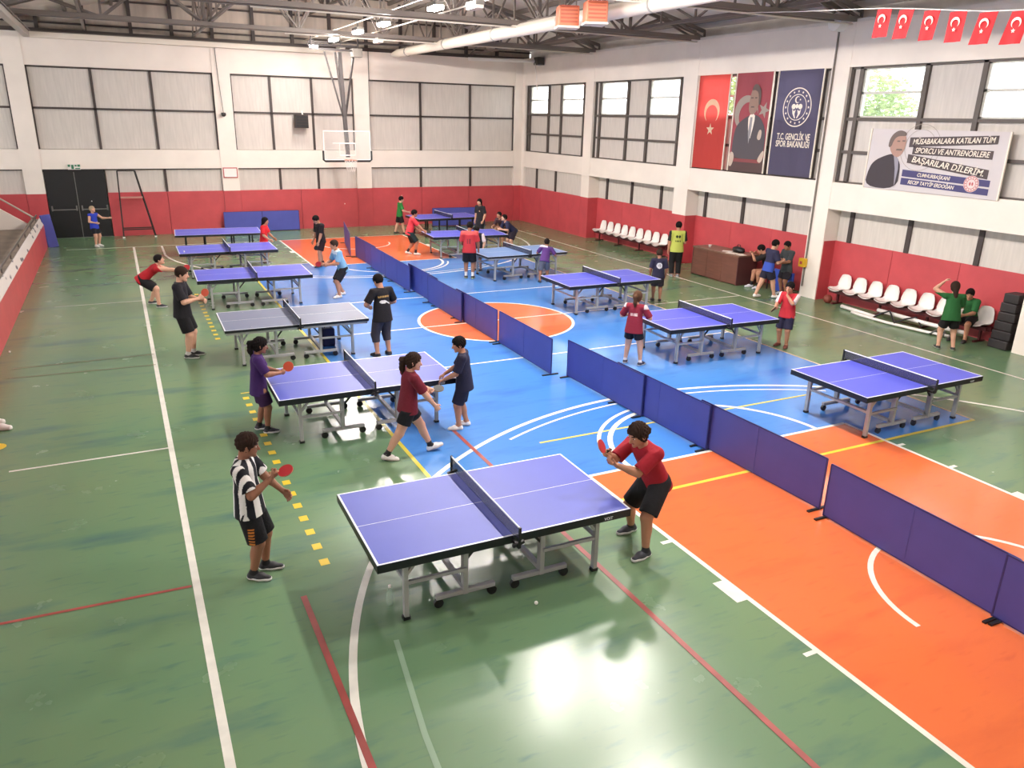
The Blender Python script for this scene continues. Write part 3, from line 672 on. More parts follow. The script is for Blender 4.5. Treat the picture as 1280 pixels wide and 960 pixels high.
tri_poly('printed_hair', P([(0.46, 0.82), (0.52, 0.885), (0.62, 0.885), (0.73, 0.82), (0.73, 0.68), (0.68, 0.68), (0.66, 0.8), (0.56, 0.83)]), mat('hair_print', (98, 82, 80), 0.7), bn, lay(6), sm=2)
for a in ([(0.46, 0.745), (0.53, 0.745), (0.53, 0.757), (0.46, 0.757)], [(0.57, 0.745), (0.63, 0.745), (0.63, 0.757), (0.57, 0.757)], [(0.48, 0.655), (0.58, 0.655), (0.57, 0.668), (0.49, 0.668)]):
    tri_poly('printed_feature', P(a), mat('hair_print', (98, 82, 80)), bn, lay(6))
for a in ([(0.0, 0.06), (0.1, 0.04), (0.16, 0.14), (0.12, 0.2), (0.02, 0.2)], [(0.8, 0.12), (0.92, 0.1), (0.98, 0.18), (0.97, 0.24), (0.88, 0.2)], [(0.74, 0.34), (0.84, 0.33), (0.86, 0.42), (0.8, 0.445), (0.75, 0.4)]):
    tri_poly('printed_hand', P(a), mat('pale_hand_print', (196, 176, 162), 0.7), bn, lay(4), sm=2)
tri_poly('printed_rail', P([(0.02, 0.1), (0.9, 0.1), (0.9, 0.135), (0.02, 0.135)]), mat('red_rail_print', (132, 66, 70), 0.7), bn, lay(3))

bn, mt, w, h = banner('ministry_banner', 'tall navy banner with white round emblem and two lines of text', 15.93, 17.56, 3.25, 6.05, NAVY)
em = MB(); ex_, ey = w * 0.5, h * 0.655
def ring(mb, r0, r1, mtx, n=48, t=0.0015, sx=1, sy=1):
    vs = [mtx @ Vector((ex_ + sx * r * math.cos(2 * PI * k / n), ey + sy * r * math.sin(2 * PI * k / n), t)) for r in (r0, r1) for k in range(n)]
    mb.add(vs, [(k, (k + 1) % n, n + (k + 1) % n, n + k) for k in range(n)])
def disc(mb, cx, cy, rx, ry, mtx, n=20, t=0.0015):
    mb.add([mtx @ Vector((cx + rx * math.cos(2 * PI * k / n), cy + ry * math.sin(2 * PI * k / n), t)) for k in range(n)], [tuple(range(n))])
ring(em, 0.485, 0.515, lay(0)); ring(em, 0.325, 0.345, lay(0))
em.build('emblem_ring', PRINTW, bn)
em = MB()
for k in range(16): a = 2 * PI * k / 16; star_add(em, star(ex_ + 0.415 * math.cos(a), ey + 0.415 * math.sin(a), 0.042), 0.0015, lay(0))
em.build('emblem_stars', PRINTW, bn)
em = MB(); add_crescent(em, ex_ - 0.01, ey + 0.2, 0.09, 0.0015, lay(0), 0); star_add(em, star(ex_ + 0.09, ey + 0.2, 0.035), 0.0015, lay(0))
for dx in (-0.12, 0.12): disc(em, ex_ + dx, ey + 0.02, 0.075, 0.07, lay(0))
disc(em, ex_, ey + 0.03, 0.05, 0.06, lay(0))
for s in (-1, 1): em.prism([(ex_ + s * x, ey + y) for x, y in [(0.03, -0.06), (0.1, -0.1), (0.16, -0.04), (0.14, -0.16), (0.05, -0.29), (0.02, -0.28), (0.06, -0.17)]][::s], 0.0015, lay(0))
em.build('emblem_figure', PRINTW, bn)
text_mesh('printed_text', 'T.C. GENÇLİK VE', 0.24, PRINTW, bn, lay(0) @ Matrix.Translation((w * 0.5, h * 0.375, 0)), width=1.22)
text_mesh('printed_text', 'SPOR BAKANLIĞI', 0.24, PRINTW, bn, lay(0) @ Matrix.Translation((w * 0.5, h * 0.305, 0)), width=1.24)

bn, mt, w, h = banner('message_banner', 'wide white banner with man in suit and bold message lines', 10.63, 14.15, 3.16, 4.58, mat('pale_banner_cloth', (206, 198, 200), 0.7))
BAND = mat('brown_grey_band', (84, 74, 76), 0.7); BAND2 = mat('indigo_band', (74, 70, 116), 0.7)
tri_poly('printed_suit', [(0.02, 0.02), (0.98, 0.02), (0.99, 0.55), (0.9, 0.72), (0.74, 0.86), (0.5, 0.8), (0.2, 0.66), (0.08, 0.45)], mat('dark_jacket_print', (66, 58, 64), 0.7), bn, lay(0), sm=2)
tri_poly('printed_shirt', [(0.74, 0.84), (0.9, 0.72), (0.93, 0.5), (0.9, 0.05), (0.84, 0.5)], mat('blue_grey_print', (150, 146, 158), 0.7), bn, lay(1))
tri_poly('printed_face', [(0.58, 1.0), (0.62, 1.22), (0.8, 1.36), (1.0, 1.3), (1.04, 1.08), (0.98, 0.86), (0.86, 0.76), (0.7, 0.82)], mat('pink_face_print', (176, 140, 128), 0.7), bn, lay(2), sm=2)
tri_poly('printed_hair', [(0.54, 1.0), (0.58, 1.26), (0.78, 1.41), (1.0, 1.36), (1.02, 1.26), (0.8, 1.27), (0.68, 1.18), (0.64, 1.0)], mat('grey_hair_print', (112, 98, 94), 0.7), bn, lay(3), sm=2)
for a in ([(0.78, 0.93), (0.96, 0.93), (0.95, 0.97), (0.8, 0.97)], [(0.78, 1.13), (0.86, 1.13), (0.86, 1.16), (0.78, 1.16)], [(0.92, 1.14), (1.0, 1.14), (1.0, 1.17), (0.92, 1.17)]):
    tri_poly('printed_feature', a, mat('grey_hair_print', (112, 98, 94)), bn, lay(3))
ex_, ey = 1.42, 1.02
em = MB(); ring(em, 0.4, 0.41, lay(0), t=0.0008); ring(em, 0.52, 0.53, lay(0), t=0.0008)
em.build('emblem_outline', mat('grey_print', (158, 146, 138)), bn)
def band(poly, m): tri_poly('printed_band', poly, m, bn, lay(1))
band([(1.12, 1.02), (3.27, 1.16), (3.27, 1.34), (1.12, 1.24)], BAND); band([(1.24, 0.86), (3.22, 0.84), (3.22, 1.02), (1.24, 1.04)], BAND)
band([(1.14, 0.66), (3.2, 0.42), (3.2, 0.62), (1.14, 0.86)], BAND)
tri_poly('printed_band', [(1.06, 0.34), (3.28, 0.26), (3.28, 0.4), (1.06, 0.5)], BAND2, bn, lay(0)); tri_poly('printed_band', [(1.06, 0.15), (3.28, 0.08), (3.28, 0.22), (1.06, 0.31)], BAND2, bn, lay(0))
def tl(s, x, y, size, wd, ang): text_mesh('printed_text', s, size, PRINTW, bn, lay(2) @ Matrix.Translation((x, y, 0)) @ Matrix.Rotation(R(ang), 4, 'Z'), width=wd, shear=0.2)
tl('MÜSABAKALARA KATILAN TÜM', 2.2, 1.19, 0.17, 2.0, 3.0); tl('SPORCU VE ANTRENÖRLERE', 2.22, 0.94, 0.17, 1.84, -0.6); tl('BAŞARILAR DİLERİM.', 2.18, 0.64, 0.19, 1.84, -6.6)
tl('CUMHURBAŞKANI', 1.9, 0.385, 0.12, 0.85, -2.0); tl('RECEP TAYYİP ERDOĞAN', 1.86, 0.2, 0.12, 1.2, -1.8)
ex_, ey = 2.86, 0.3; em = MB(); disc(em, ex_, ey, 0.18, 0.18, lay(2), 32); em.build('round_emblem', mat('pale_pink_print', (226, 206, 204), 0.7), bn)
em = MB(); ring(em, 0.155, 0.17, lay(3)); ring(em, 0.1, 0.112, lay(3))
for k in range(14): a = 2 * PI * k / 14; disc(em, ex_ + 0.134 * math.cos(a), ey + 0.134 * math.sin(a), 0.014, 0.014, lay(3), 8)
for s in (-1, 1): disc(em, ex_ + s * 0.03, ey + 0.0, 0.022, 0.04, lay(3), 10)
em.build('emblem_marks', mat('red_emblem_print', (186, 96, 100), 0.7), bn)
disc_s = None

# bunting of small flags
bt = empty('bunting_cord', (0, 0, 0), 'thin white cord carrying the small red flags below the roof', 'cord')
FL = [(10.1, 6.51, 0), (9.66, 6.46, 1), (9.18, 6.40, 2), (8.72, 6.34, 3), (8.22, 6.28, 4), (7.72, 6.25, 5)]
XB = 12.0
pts = [(13.4, 15.3, 7.05), (12.7, 12.8, 6.78), (12.15, 10.7, 6.58)] + [(XB, y, z + 0.01) for y, z, k in FL] + [(11.9, 6.8, 6.26), (11.4, 3.3, 7.0)]
MB().tube(pts, 0.008, 6).build('cord', WHITEP, bt)
FR2 = mat('bunting_red', (206, 44, 52), 0.7, trans=0.3)
nth = ['leftmost', 'second', 'third', 'fourth', 'fifth', 'sixth']
for y, z, k in FL:
    e = empty('small_flag', (XB, y, z), '%s of the six small red crescent flags counted from the column' % nth[k], 'flag', R(-2), 'small crescent flags on the cord')
    tilt = [0.06, 0.13, 0.08, 0.03, 0.14, 0.16][k]
    mb = MB(); nx, nz = 6, 5; Wf, Hf = 0.3, 0.44
    def fp(u, v): return Vector((0.02 * math.sin(u * 9 + k) * v, Wf / 2 - u * Wf + tilt * v * 0.6, -v * Hf))
    vs = [fp(i / nx, j / nz) for j in range(nz + 1) for i in range(nx + 1)]
    fs = [(j * 7 + i, j * 7 + i + 1, j * 7 + i + 8, j * 7 + i + 7) for j in range(nz) for i in range(nx)]
    vs2 = [v + Vector((0.003, 0, 0)) for v in vs]; n0 = len(vs)
    mb.add(vs + vs2, fs + [tuple(n0 + q for q in f[::-1]) for f in fs]); mb.build('flag_cloth', FR2, e, smooth=True)
    a, b = fp(0.5, 0.36), fp(0.5, 0.6)
    def fm(p): return Matrix(((0, 0, -1, -0.026), (-1, 0, 0, p.y), (0, 1, 0, p.z), (0, 0, 0, 1)))
    mb = MB(); add_crescent(mb, 0, 0, 0.075, 0.002, fm(a)); star_add(mb, star(0, 0, 0.035), 0.002, fm(b)); mb.build('crescent_and_star', PRINTW, e)

# ------------------------------------------------------------------ trees outside the windows
LEAF = mat('pale_leaf', (150, 170, 110), 0.7, trans=0.3); BARK = mat('grey_bark', (120, 104, 90), 0.9)
for (tx, ty, th), l in zip(((26, 29, 7.4), (27, 22.5, 7.0), (25, 12.2, 7.2)), ('pale green tree outside the rearmost windows', 'pale green tree outside the windows left of the flag banner', 'pale green tree outside the windows above the message banner')):
    t = empty('garden_tree', (tx, ty, -0.2), l, 'tree')
    MB().tube([(0, 0, 0), (0.1, 0, 2), (0, 0.1, 4.5)], [0.2, 0.16, 0.08], 8).build('trunk', BARK, t)
    rnd = random.Random(int(ty)); mb = MB()
    for _ in range(2600):
        d = Vector((rnd.gauss(0, 1), rnd.gauss(0, 1), rnd.gauss(0, 1))).normalized() * (rnd.random() ** 0.4)
        p = Vector((d.x * 1.5, d.y * 1.7, th - 2.0 + d.z * 2.0)); a = rnd.random() * 6; s = 0.13
        q = Matrix.Rotation(a, 3, 'Z') @ Matrix.Rotation(rnd.random() * 3, 3, 'X')
        mb.add([p + q @ Vector(v) for v in ((-s, 0, 0), (0, -s * .5, 0), (s, 0, 0), (0, s * .5, 0))], [(0, 1, 2, 3)])
    tag(mb.build('leaves', LEAF, t), kind='stuff')
ter = structure(MB().box(17.95, 40, -10, 45, -0.3, -0.2).build('ground', mat('grey_yard', (150, 150, 140), 0.9)))

# ------------------------------------------------------------------ bleachers on the left
pw = structure(MB().box(-2.85, -2.5, -3, 31.35, 0, 0.8).build('wall_bleacher_front', REDPAD))
stp = MB()
stp.add([(-2.5, -3, 0.8), (-2.58, -3, 1.03), (-2.6, -3, 1.03), (-2.6, -3, 0.8), (-2.5, 31.2, 0.8), (-2.58, 31.2, 1.03), (-2.6, 31.2, 1.03), (-2.6, 31.2, 0.8)], [(0, 4, 5, 1), (1, 5, 6, 2), (2, 6, 7, 3), (0, 1, 2, 3), (7, 6, 5, 4), (0, 3, 7, 4)])
child_box('parapet_coping', mat('worn_concrete', (128, 112, 98), 0.8, noise=0.25, nscale=2), pw, -2.85, -2.6, -3, 31.2, 0.8, 1.0)
def mat_strip():
    m = mat('patterned_white_strip', (214, 206, 202), 0.5); nt = m.node_tree; N = nt.nodes; b = N['Principled BSDF']
    tc = N.new('ShaderNodeTexCoord'); vo = N.new('ShaderNodeTexVoronoi'); vo.inputs['Scale'].default_value = 2.6
    mp = N.new('ShaderNodeMapping'); mp.inputs['Scale'].default_value = (1.5, 0.75, 2.2)
    cr = N.new('ShaderNodeValToRGB'); cr.color_ramp.elements[0].position = 0.22; cr.color_ramp.elements[1].position = 0.34
    cr.color_ramp.elements[0].color = (0.09, 0.08, 0.11, 1); cr.color_ramp.elements[1].color = (*lin((214, 206, 202)), 1)
    nt.links.new(tc.outputs['Object'], mp.inputs[0]); nt.links.new(mp.outputs[0], vo.inputs['Vector']); nt.links.new(vo.outputs['Distance'], cr.inputs[0]); nt.links.new(cr.outputs[0], b.inputs['Base Color']); return m
stp.build('parapet_strip', mat_strip(), pw)
hr = empty('hand_rail', (-2.66, 14, 1.0), 'dark metal hand rail along the top of the bleacher parapet', 'rail')
MB().tube([(0, -17, 0.14), (0, 17.1, 0.14)], 0.025, 8).build('rail', FRAME_G, hr, smooth=True)
for k in range(18): MB().bar((0, -16.5 + k * 1.95, 0), (0, -16.5 + k * 1.95, 0.14), 0.03).build('rail_post', FRAME_G, hr)
CONC = mat('worn_concrete', (128, 112, 98), 0.8, noise=0.25, nscale=2)
bst = structure(empty('trim_1', (0, 0, 0)))
for i in range(5):
    x1 = -2.85 - (1.3 if i else 0) - max(0, i - 1) * 0.95; x0 = -9.6 if i == 4 else (-4.15 - i * 0.95)
    child_box('terrace_step', CONC, bst, x0, x1, -3, 30.6, 0, 0.75 + i * 0.36)
SL = mat('white_stair_side', (206, 194, 184), 0.55)
mb = MB()
mb.add([(-2.86, 30.65, 0.3), (-2.86, 30.65, 0.86), (-6.5, 30.65, 3.5), (-6.5, 30.65, 2.0), (-2.86, 30.85, 0.3), (-2.86, 30.85, 0.86), (-6.5, 30.85, 3.5), (-6.5, 30.85, 2.0)], [(0, 1, 2, 3), (7, 6, 5, 4), (0, 4, 5, 1), (1, 5, 6, 2), (2, 6, 7, 3), (0, 3, 7, 4)])
mb.build('stair_side', SL, bst)
mb = MB().tube([(-2.7, 31.0, 1.05), (-6.5, 31.0, 3.9)], 0.03, 8); mb.build('stair_rail', mat('pale_rail', (170, 158, 146), 0.5), bst)
for k in range(4): MB().bar((-2.8 - k * 1.1, 31.0, 0.3 + k * 0.75), (-2.8 - k * 1.1, 31.0, 1.1 + k * 0.82), 0.04).build('stair_rail_post', mat('pale_rail', (170, 158, 146)), bst)
for i in range(8): child_box('stair_step', CONC, bst, -3.4 - i * 0.4, -3.0 - i * 0.4, 30.85, 33.4, 0, 0.25 + i * 0.25)
RSE = mat('red_seat_plastic', (190, 44, 48), 0.4)
def seat_shell(m, name, parent, flip=1):
    mb = MB(); n, k = 8, 9; Wd = 0.42
    prof = [(0.42, 0.40), (0.34, 0.425), (0.2, 0.405), (0.08, 0.40), (0.02, 0.44), (-0.02, 0.54), (-0.045, 0.68), (-0.055, 0.78), (-0.05, 0.80)]
    vs = []
    for off in (0.0, -0.02):
        for j, (y, z) in enumerate(prof):
            wd = Wd * (0.92 if j == 0 else 1.0 if j < 6 else 0.88 if j == 6 else 0.66 if j == 7 else 0.42)
            for i in range(n + 1):
                u = i / n * 2 - 1
                cup = 0.05 * u * u
                vs.append((u * wd / 2, y + (cup if j > 4 else 0) + (off if j > 4 else 0), z + (cup if j <= 4 else 0) + (off if j <= 4 else 0)))
    st = (n + 1) * k; fs = []
    for j in range(k - 1):
        for i in range(n):
            a = j * (n + 1) + i; fs += [(a, a + 1, a + n + 2, a + n + 1), (st + a, st + a + n + 1, st + a + n + 2, st + a + 1)]
    for j in range(k - 1):
        for i in (0, n):
            a = j * (n + 1) + i; fs.append((a, a + n + 1, st + a + n + 1, st + a))
    for i in range(n):
        for j in (0, k - 1):
            a = j * (n + 1) + i; fs.append((a, a + 1, st + a + 1, st + a))
    mb.add(vs, fs); return mb.build(name, m, parent, smooth=True)
sb = empty('bleacher_seats', (-4.6, 24.2, 1.11), 'row of red plastic bleacher seats behind the left parapet', 'seats', -PI / 2)
s0 = seat_shell(RSE, 'seat', sb); s0.location = (-4, 0, -0.3)
for i in range(1, 16): share(s0, 'seat', sb, (-4 + i * 0.62, 0, -0.3))
sb2 = empty('bleacher_seats', (-5.6, 24.2, 1.47), 'second row of red plastic bleacher seats, behind the front row', 'seats', -PI / 2)
for i in range(16): share(s0, 'seat', sb2, (-4 + i * 0.62, 0, -0.3))

# ------------------------------------------------------------------ white seat rows on the right wall
MAR = mat('dark_red_bench_steel', (86, 30, 34), 0.5)
def seat_row(label, x, ya, yb, n):
    e = empty('seat_bench', (x, (ya + yb) / 2, 0), label, 'bench', PI / 2)
    L = yb - ya
    MB().box(-L / 2, L / 2, 0.0, 0.1, 0.27, 0.38).build('bench_beam', MAR, e); MB().box(-L / 2, L / 2, 0.24, 0.3, 0.3, 0.38).build('bench_beam', MAR, e)
    for k in range(4):
        xx = -L / 2 + 0.2 + (L - 0.4) * k / 3
        MB().bar((xx, 0.14, 0), (xx, 0.14, 0.34), 0.05).bar((xx, -0.04, 0.02), (xx, 0.34, 0.02), 0.05, 0.04).build('bench_leg', MAR, e)
    q = None
    for k in range(n):
        xx = -L / 2 + L * (k + 0.5) / n
        if q is None: q = seat_shell(WHITEP, 'seat', e); q.location = (xx, 0, 0)
        else: share(q, 'seat', e, (xx, 0, 0))
    return e
seat_row('row of nine white seats in the wall recess behind the yellow vest', XREC - 0.1, 22.35, 26.9, 9)
seat_row('row of nine white seats in the wall recess below the message banner', XREC - 0.12, 10.28, 14.75, 9)

# poles lying under the second bench
def lying(label, pts, r, m, closed=False):
    c = sum((Vector(p) for p in pts), Vector()) / len(pts); c.z = 0
    o = MB().tube([Vector(p) - c for p in pts], r, 8, closed).build('goal_pole', m, smooth=True); o.location = c; return tag(o, label, 'pole')
lying('white pole lying on the floor at the left end of the seat row', [(16.95, 14.1, 0.06), (16.78, 12.9, 0.06)], 0.05, WHITEP)
lying('bent white goal tube lying on the floor below the middle seats', [(16.7, 13.55, 0.05), (16.62, 13.2, 0.05), (16.6, 12.4, 0.05), (16.72, 11.4, 0.05), (16.85, 10.9, 0.06)], 0.035, WHITEP)
lying('white pole lying close under the seats behind the bent tube', [(16.98, 13.0, 0.2), (16.9, 11.7, 0.2), (16.95, 10.6, 0.2)], 0.05, WHITEP)
lying('black strap wound around the white goal tubes', [(16.62, 12.9, 0.02), (16.72, 12.7, 0.2), (16.9, 12.6, 0.27), (16.78, 12.4, 0.15), (16.6, 12.2, 0.1), (16.7, 12.0, 0.22), (16.95, 11.9, 0.27), (16.8, 11.6, 0.12)], 0.022, BLACK)
lying('black and white strap bundle beside the standing green shirt', [(16.7, 11.3, 0.02), (16.8, 11.2, 0.14), (16.95, 11.25, 0.24), (16.9, 11.05, 0.1), (16.75, 11.0, 0.05)], 0.025, mat('grey_strap', (84, 84, 80), 0.6))
bb = tag(MB().lathe([(0.001, -0.12), (0.06, -0.104), (0.104, -0.06), (0.12, 0), (0.104, 0.06), (0.06, 0.104), (0.001, 0.12)], n=18).build('basketball', mat('brown_orange_ball', (128, 60, 48), 0.6), smooth=True), 'brown orange ball on the floor under the first white seat', 'ball'); bb.location = (17.1, 14.72, 0.12)

# stack of black foam blocks
MATB = mat('black_foam_cover', (46, 40, 42), 0.55, noise=0.2, nscale=8)
pos_ = ['bottom', 'second from the bottom', 'third from the bottom', 'third from the top', 'second from the top', 'topmost']
for k in range(6):
    z = k * 0.208; wd = 0.42 - k * 0.022
    e = tag(MB().box(-0.2, 0.2, -wd / 2 - 0.02, wd / 2, 0, 0.2).build('foam_block', MATB, bevel=0.02), 'black foam block, %s of the stack at the right wall' % pos_[k], 'block', 'stacked black foam blocks')
    e.location = (17.28 + k * 0.004, 9.93 - k * 0.01, z + 0.003); e.rotation_euler = (0, 0, R((-3, 2, -1, 3, -2, 1)[k]))

# ------------------------------------------------------------------ referee desk
BRN = mat('brown_laminate', (112, 70, 58), 0.42, noise=0.18, nscale=2, stretch=(1, 1, 8)); BRD = mat('dark_brown_laminate', (84, 48, 48), 0.42)
dsk = empty('referee_desk', (16.72, 18.5, 0), 'long brown laminate desk in the right wall recess', 'desk')
for k in range(3):
    y0 = -1.03 + k * 0.6866; MB().box(-0.46, -0.43, y0 + 0.004, y0 + 0.682, 0.03, 0.86).build('front_panel', BRN, dsk, bevel=0.004)
for y in (-1.05, 1.03): MB().box(-0.46, 0.3, y, y + 0.025, 0.0, 0.86).build('side_panel', BRD, dsk, bevel=0.004)
MB().box(-0.48, 0.34, -1.07, 1.07, 0.86, 0.9).build('desk_top', mat('brown_grey_top', (122, 92, 76), 0.4), dsk, bevel=0.006)
MB().box(-0.42, 0.28, -1.0, 1.0, 0.3, 0.32).build('shelf', BRD, dsk)
pa = mat('white_paper', (232, 222, 212), 0.8)
for x, y, a, l in ((16.42, 17.95, 20, 'open white papers on the desk top near the sitting official'), (16.5, 17.62, -15, 'white sheet at the right end of the desk top'), (16.55, 18.28, 40, 'loose white sheet in the middle of the desk top')):
    o = MB().box(-0.11, 0.11, -0.15, 0.15, 0, 0.008).build('paper_sheet', pa); o.location = (x, y, 0.9); o.rotation_euler = (0, 0, R(a)); tag(o, l, 'paper')
bg_ = empty('black_bag', (16.78, 18.05, 0.9), 'low black bag lying on the desk top', 'bag', R(80))
MB().lathe([(0.2, 0), (0.24, 0.05), (0.22, 0.12), (0.1, 0.16), (0.001, 0.165)], n=14, mtx=Matrix.Diagonal((1.2, 0.6, 1, 1))).build('bag_body', BLACK, bg_, smooth=True)
MB().tube([(-0.1, 0, 0.15), (-0.06, 0, 0.22), (0.06, 0, 0.22), (0.1, 0, 0.15)], 0.012, 6).build('bag_handle', BLACK, bg_)
cu_ = tag(MB().lathe([(0.035, 0), (0.05, 0.06), (0.055, 0.08), (0.045, 0.08)], n=12).build('paper_cup', WHITEP, smooth=True), 'small white cup at the far end of the desk top', 'cup'); cu_.location = (16.55, 19.1, 0.9)
st = empty('stool', (17.0, 16.92, 0), 'dark stool under the official at the desk end', 'stool')
MB().lathe([(0.17, 0.4), (0.18, 0.42), (0.18, 0.44), (0.16, 0.45)], n=16).build('stool_seat', BLACK, st)
for a in range(4): c, s_ = math.cos(PI / 4 + a * PI / 2), math.sin(PI / 4 + a * PI / 2); MB().bar((c * 0.17, s_ * 0.17, 0), (c * 0.12, s_ * 0.12, 0.4), 0.03).build('leg', BLACK, st)

# ------------------------------------------------------------------ court barriers
BARM = mat('blue_barrier_cloth', (76, 82, 166), 0.5, noise=0.06, nscale=3); BARF = mat('dark_blue_frame', (46, 50, 116), 0.45, metal=0.1)
def barrier(a, b, label, group='blue barriers along the hall', h=0.72, pole=True, lean=0.0, feet=True):
    a = Vector((*a, 0)); b = Vector((*b, 0)); L = (b - a).length; an = math.atan2(b.y - a.y, b.x - a.x)
    e = empty('court_barrier', (a + b) / 2, label, 'barrier', an, group); e.rotation_euler = (lean, 0, an)
    MB().box(-L / 2 + 0.01, L / 2 - 0.01, -0.006, 0.006, 0.03, h - 0.01).build('panel_cloth', BARM, e)
    fr = MB(); fr.bar((-L / 2, 0, h), (L / 2, 0, h), 0.016); fr.bar((-L / 2, 0, 0.03), (L / 2, 0, 0.03), 0.016)
    for x in (-L / 2, L / 2): fr.bar((x, 0, 0.02), (x, 0, h), 0.018)
    fr.build('frame', BARF, e)
    if pole: MB().bar((0, 0, 0.03), (0, 0, h), 0.02, 0.016).build('centre_pole', BARM, e)
    if feet:
        for x in (-L / 2 + 0.03, L / 2 - 0.03): MB().box(x - 0.018, x + 0.018, -0.17, 0.17, 0.0, 0.022).build('foot', BLACK, e)
    return e
barrier((7.28, 3.66), (7.25, 1.3), 'blue barrier partly outside the lower right picture edge'); barrier((7.36, 5.88), (7.3, 3.55), 'large blue barrier on the orange floor at the lower right, right of the gap')
barrier((7.38, 8.33), (7.44, 6.02), 'blue barrier on the orange floor, left of the gap nearest the camera', pole=True)
barrier((7.27, 10.4), (7.33, 8.08), 'blue barrier in the middle of the nearer line behind the red shirted player'); barrier((7.18, 11.92), (7.24, 9.6), 'blue barrier at the far end of the nearer line, beside the blue floor gap')
barrier((6.96, 14.46), (6.93, 12.1), 'blue barrier standing between two gaps, its left part on the centre circle')
far_l = ['blue barrier at the near end of the long far line, on the centre circle', 'second blue barrier from the near end of the long far line', 'third blue barrier from the near end of the long far line', 'fourth blue barrier from the near end of the long far line', 'second blue barrier from the back end of the long far line', 'blue barrier at the back end of the long far line, on orange floor']
for (y0, y1, x), l in zip([(16.9, 14.56, 6.97), (18.7, 16.4, 6.91), (20.5, 18.2, 7.0), (22.3, 20.0, 6.88), (23.9, 21.6, 6.92), (26.0, 23.6, 7.0)], far_l): barrier((x, y0), (x - 0.02, y1), l)
barrier((7.45, 29.2), (6.85, 26.15), 'blue barrier standing askew behind the black shirted boy on orange floor', h=0.8)
barrier((3.62, 33.2), (5.1, 33.2), 'left one of two blue barriers along the red back wall', 'blue barriers along the back wall', h=0.82); barrier((5.12, 33.2), (6.58, 33.15), 'right one of two blue barriers along the red back wall', 'blue barriers along the back wall', h=0.82)
barrier((12.3, 32.6), (14.8, 32.5), 'dark blue barrier behind the rearmost table on the right', 'blue barriers along the back wall', h=0.8)
fb = empty('folded_barrier', (-2.32, 31.42, 0), 'blue folded barrier propped upright beside the black door', 'barrier', R(8))
MB().box(-0.16, 0.16, -0.06, 0.06, 0, 1.12, Matrix.Rotation(R(-6), 4, 'Y')).build('folded_panels', BARM, fb, bevel=0.01)
MB().bar((-0.16, -0.07, 0.02), (-0.27, -0.07, 1.1), 0.03).build('frame', BARF, fb)
for (x, y, rz, l) in ((16.62, 19.72, 4, 'blue folded barrier beside the far end of the desk'), (16.95, 16.02, 70, 'blue folded barrier behind the two talking boys'), (17.0, 16.5, 82, 'second blue folded barrier behind the two talking boys, nearer the desk')):
    e = empty('folded_barrier', (x, y, 0), l, 'barrier', R(rz)); MB().box(-0.2, 0.2, -0.03, 0.03, 0.0, 0.62).build('folded_panels', mat('light_blue_barrier', (56, 84, 186), 0.5), e, bevel=0.01); MB().bar((-0.21, 0, 0.0), (-0.21, 0, 0.64), 0.02).build('frame', BARF, e)

